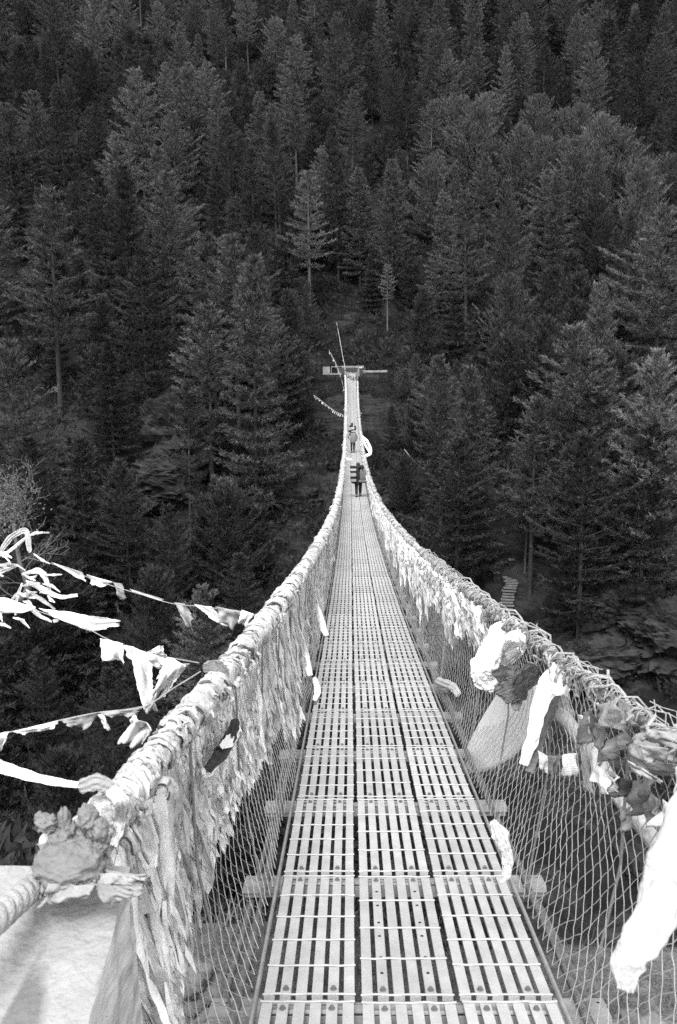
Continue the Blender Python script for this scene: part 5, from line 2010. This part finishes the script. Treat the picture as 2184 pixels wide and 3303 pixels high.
ORD = ['first', 'second', 'third', 'fourth', 'fifth', 'sixth', 'seventh', 'eighth', 'ninth', 'tenth', 'eleventh', 'twelfth', 'thirteenth', 'fourteenth', 'fifteenth', 'sixteenth', 'seventeenth', 'eighteenth', 'nineteenth', 'twentieth']
for (w_, r_, c_), L_ in cls.items():
    L_.sort(key=lambda t: t['q'][0])
    for i, t in enumerate(L_):
        if len(L_) == 1: pre = ''
        elif len(L_) == 2: pre = ('leftmost ', 'rightmost ')[i]
        else: pre = 'leftmost ' if i == 0 else ('rightmost ' if i == len(L_) - 1 else ORD[i] + ' from left ')
        t['o']['label'] = f'{pre}{w_} {r_}, {c_}'
        t['o']['group'] = 'conifers ' + r_

# ------------------------------------------------------------------ undergrowth (nobody could count it)
def clumps(n, pts_fn, size, tri, name, m, seed, up=0.5, near=False):
    rs = np.random.default_rng(seed)
    P = pts_fn(rs, n)
    z = P[:, 2] if P.shape[1] == 3 else terr(P[:, 0], P[:, 1])
    c = np.stack([P[:, 0], P[:, 1], z], 1)
    sz = rs.uniform(size[0], size[1], len(c))
    k = tri
    cc = np.repeat(c, k, 0)
    ss = np.repeat(sz, k)[:, None]
    d = rs.normal(0, 1, (len(cc), 3)); d[:, 2] = np.abs(d[:, 2])
    d /= np.linalg.norm(d, axis=1, keepdims=True)
    b = cc + d * ss * rs.uniform(0.3, 1.0, (len(cc), 1)) * np.array([1, 1, 0.85])
    dd = d * 0.6 + rs.normal(0, 0.5, d.shape); dd[:, 2] += up
    dd /= np.linalg.norm(dd, axis=1, keepdims=True)
    pr = np.cross(dd, rs.normal(0, 1, d.shape)); pr /= np.linalg.norm(pr, axis=1, keepdims=True)
    ln = ss * rs.uniform(0.18, 0.4, (len(cc), 1)); w = ln * rs.uniform(0.15, 0.3, (len(cc), 1))
    V = np.stack([b - pr * w, b + pr * w, b + dd * ln], 1).reshape(-1, 3)
    o = link(name, mesh(name, V, [np.arange(len(V)).reshape(-1, 3)], [m]))
    tag(o, kind='stuff')
    return o


def far_pts(rs, n):
    y = 48 + 120 * rs.random(n) ** 1.4
    x = (rs.random(n) * 2 - 1) * (0.45 * y + 4)
    keep = ~((np.abs(x - 0.3) < 6.5) & (y > 99) & (y < 114)) & ~((np.abs(x) < 3) & (y > 90) & (y < 101)) & ~((x > 10) & (x < 19) & (y < 82)) & ~((x > 8) & (x < 22) & (y < 84) & (rs.random(n) < 0.5)) & ~((x > 20) & (y < 72) & (rs.random(n) < 0.75))
    return np.stack([x, y], 1)[keep]


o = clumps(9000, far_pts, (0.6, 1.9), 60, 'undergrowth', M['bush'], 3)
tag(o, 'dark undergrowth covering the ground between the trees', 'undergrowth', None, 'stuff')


def upper_pts(rs, n):
    y = rs.uniform(140, 290, n)
    return np.stack([(rs.random(n) * 2 - 1) * 0.45 * y, y], 1)


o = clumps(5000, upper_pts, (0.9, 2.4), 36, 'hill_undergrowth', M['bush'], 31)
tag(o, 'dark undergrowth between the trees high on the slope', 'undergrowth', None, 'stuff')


def landing_pts(rs, n):
    P = np.stack([rs.uniform(-9, 9.5, n), rs.uniform(84, 134, n)], 1)
    return P[~((np.abs(P[:, 0] - 0.3) < 4.6) & (P[:, 1] > 105.5) & (P[:, 1] < 112.5))]


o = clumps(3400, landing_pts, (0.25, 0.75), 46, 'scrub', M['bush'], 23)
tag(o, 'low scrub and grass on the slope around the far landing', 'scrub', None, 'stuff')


def rock_pts(rs, n):
    A = np.array(ROCKP)
    A = A[rs.integers(0, len(A), n)]
    k = fbm(A[:, 0] * 0.35, A[:, 1] * 0.35, A[:, 2] * 0.35, 61, 3) > -0.15
    return A[k]


o = clumps(2600, rock_pts, (0.2, 0.7), 50, 'moss_and_shrubs', M['bush'], 13)
tag(o, 'shrubs and moss growing over the rocks', 'shrubs', None, 'stuff')


def near_left(rs, n):
    return np.stack([rs.uniform(-6.5, -2.6, n), rs.uniform(5.0, 11.5, n)], 1)


o = clumps(300, near_left, (0.25, 0.7), 60, 'brush', M['leaf'], 8)
tag(o, 'low brush on the near bank behind the concrete block', 'brush', None, 'stuff')


def grass():
    rs = np.random.default_rng(5)
    n = 15000
    x = rs.uniform(-1.6, 3.2, n); y = rs.uniform(1.2, 4.3, n)
    z = terr(x, y)
    h = rs.uniform(0.03, 0.13, n) * (0.6 + 0.8 * (vnoise(x * 2, y * 2, 0, 2) > 0))
    a = rs.uniform(0, 6.28, n)
    lean = rs.uniform(0.2, 1.0, n)
    tip = np.stack([x + np.cos(a) * h * lean, y + np.sin(a) * h * lean, z + h], 1)
    w = 0.0035
    b0 = np.stack([x - np.sin(a) * w, y + np.cos(a) * w, z - 0.01], 1)
    b1 = np.stack([x + np.sin(a) * w, y - np.cos(a) * w, z - 0.01], 1)
    V = np.stack([b0, b1, tip], 1).reshape(-1, 3)
    o = link('grass', mesh('grass', V, [np.arange(3 * n).reshape(-1, 3)], [M['grass']]))
    tag(o, 'short dry grass on the near bank below the deck', 'grass', None, 'stuff')


grass()
# boulders on the near bank
for i, (x, y, s, lab) in enumerate([(-0.72, 3.0, 0.2, 'smooth grey boulder on the bank beside the deck, seen through the left net'), (-0.95, 3.35, 0.15, 'smaller grey boulder behind the one seen through the left net'),
                                    (1.05, 3.2, 0.13, 'grey angular stone in the grass below the right net'), (1.42, 2.7, 0.09, 'small grey stone in the grass below the broad white scarf')]):
    mb = MB()
    blob(mb, (x, y, float(terr(x, y)) + s * 0.25), (s, s * 0.8, s * 0.55), 0.5, i + 2, 30, 36, 1.8, wr=0.16)
    one(mb, 'boulder', M['boulder'], lab, 'boulder')

# ------------------------------------------------------------------ light
w = bpy.data.worlds.new('World')
sc.world = w
w.use_nodes = True
nt = w.node_tree
bg = nt.nodes['Background']
sky = nt.nodes.new('ShaderNodeTexSky')
sky.sky_type = 'NISHITA'
sky.sun_disc = False
EL, AZ = 60.0, 190.0
sky.sun_elevation = R(EL)
sky.sun_rotation = R(AZ)
bw = nt.nodes.new('ShaderNodeRGBToBW')
nt.links.new(sky.outputs[0], bw.inputs[0])
nt.links.new(bw.outputs[0], bg.inputs['Color'])
bg.inputs['Strength'].default_value = 0.15
sl = bpy.data.lights.new('sun', 'SUN')
sl.energy = 1.25
sl.angle = R(32)
so = bpy.data.objects.new('sun', sl)
COL.objects.link(so)
az = R(AZ)
dv = Vector((math.sin(az) * math.cos(R(EL)), math.cos(az) * math.cos(R(EL)), math.sin(R(EL))))
so.rotation_mode = 'QUATERNION'
so.rotation_quaternion = dv.to_track_quat('Z', 'Y')
so.location = (0, -5, 30)

vs = sc.view_settings
vs.view_transform = 'Standard'
vs.look = 'None'
vs.exposure = 2.35
vs.gamma = 1.0
sc.cycles.max_bounces = 5
sc.cycles.diffuse_bounces = 3
sc.cycles.transmission_bounces = 3
sc.cycles.transparent_max_bounces = 4
sc.cycles.use_denoising = False
print('trees', len(trees), [(round(t['x']), round(t['y']), round(t['H']), t['style']) for t in trees if abs(t['x']) < 13 and 88 < t['y'] < 130])
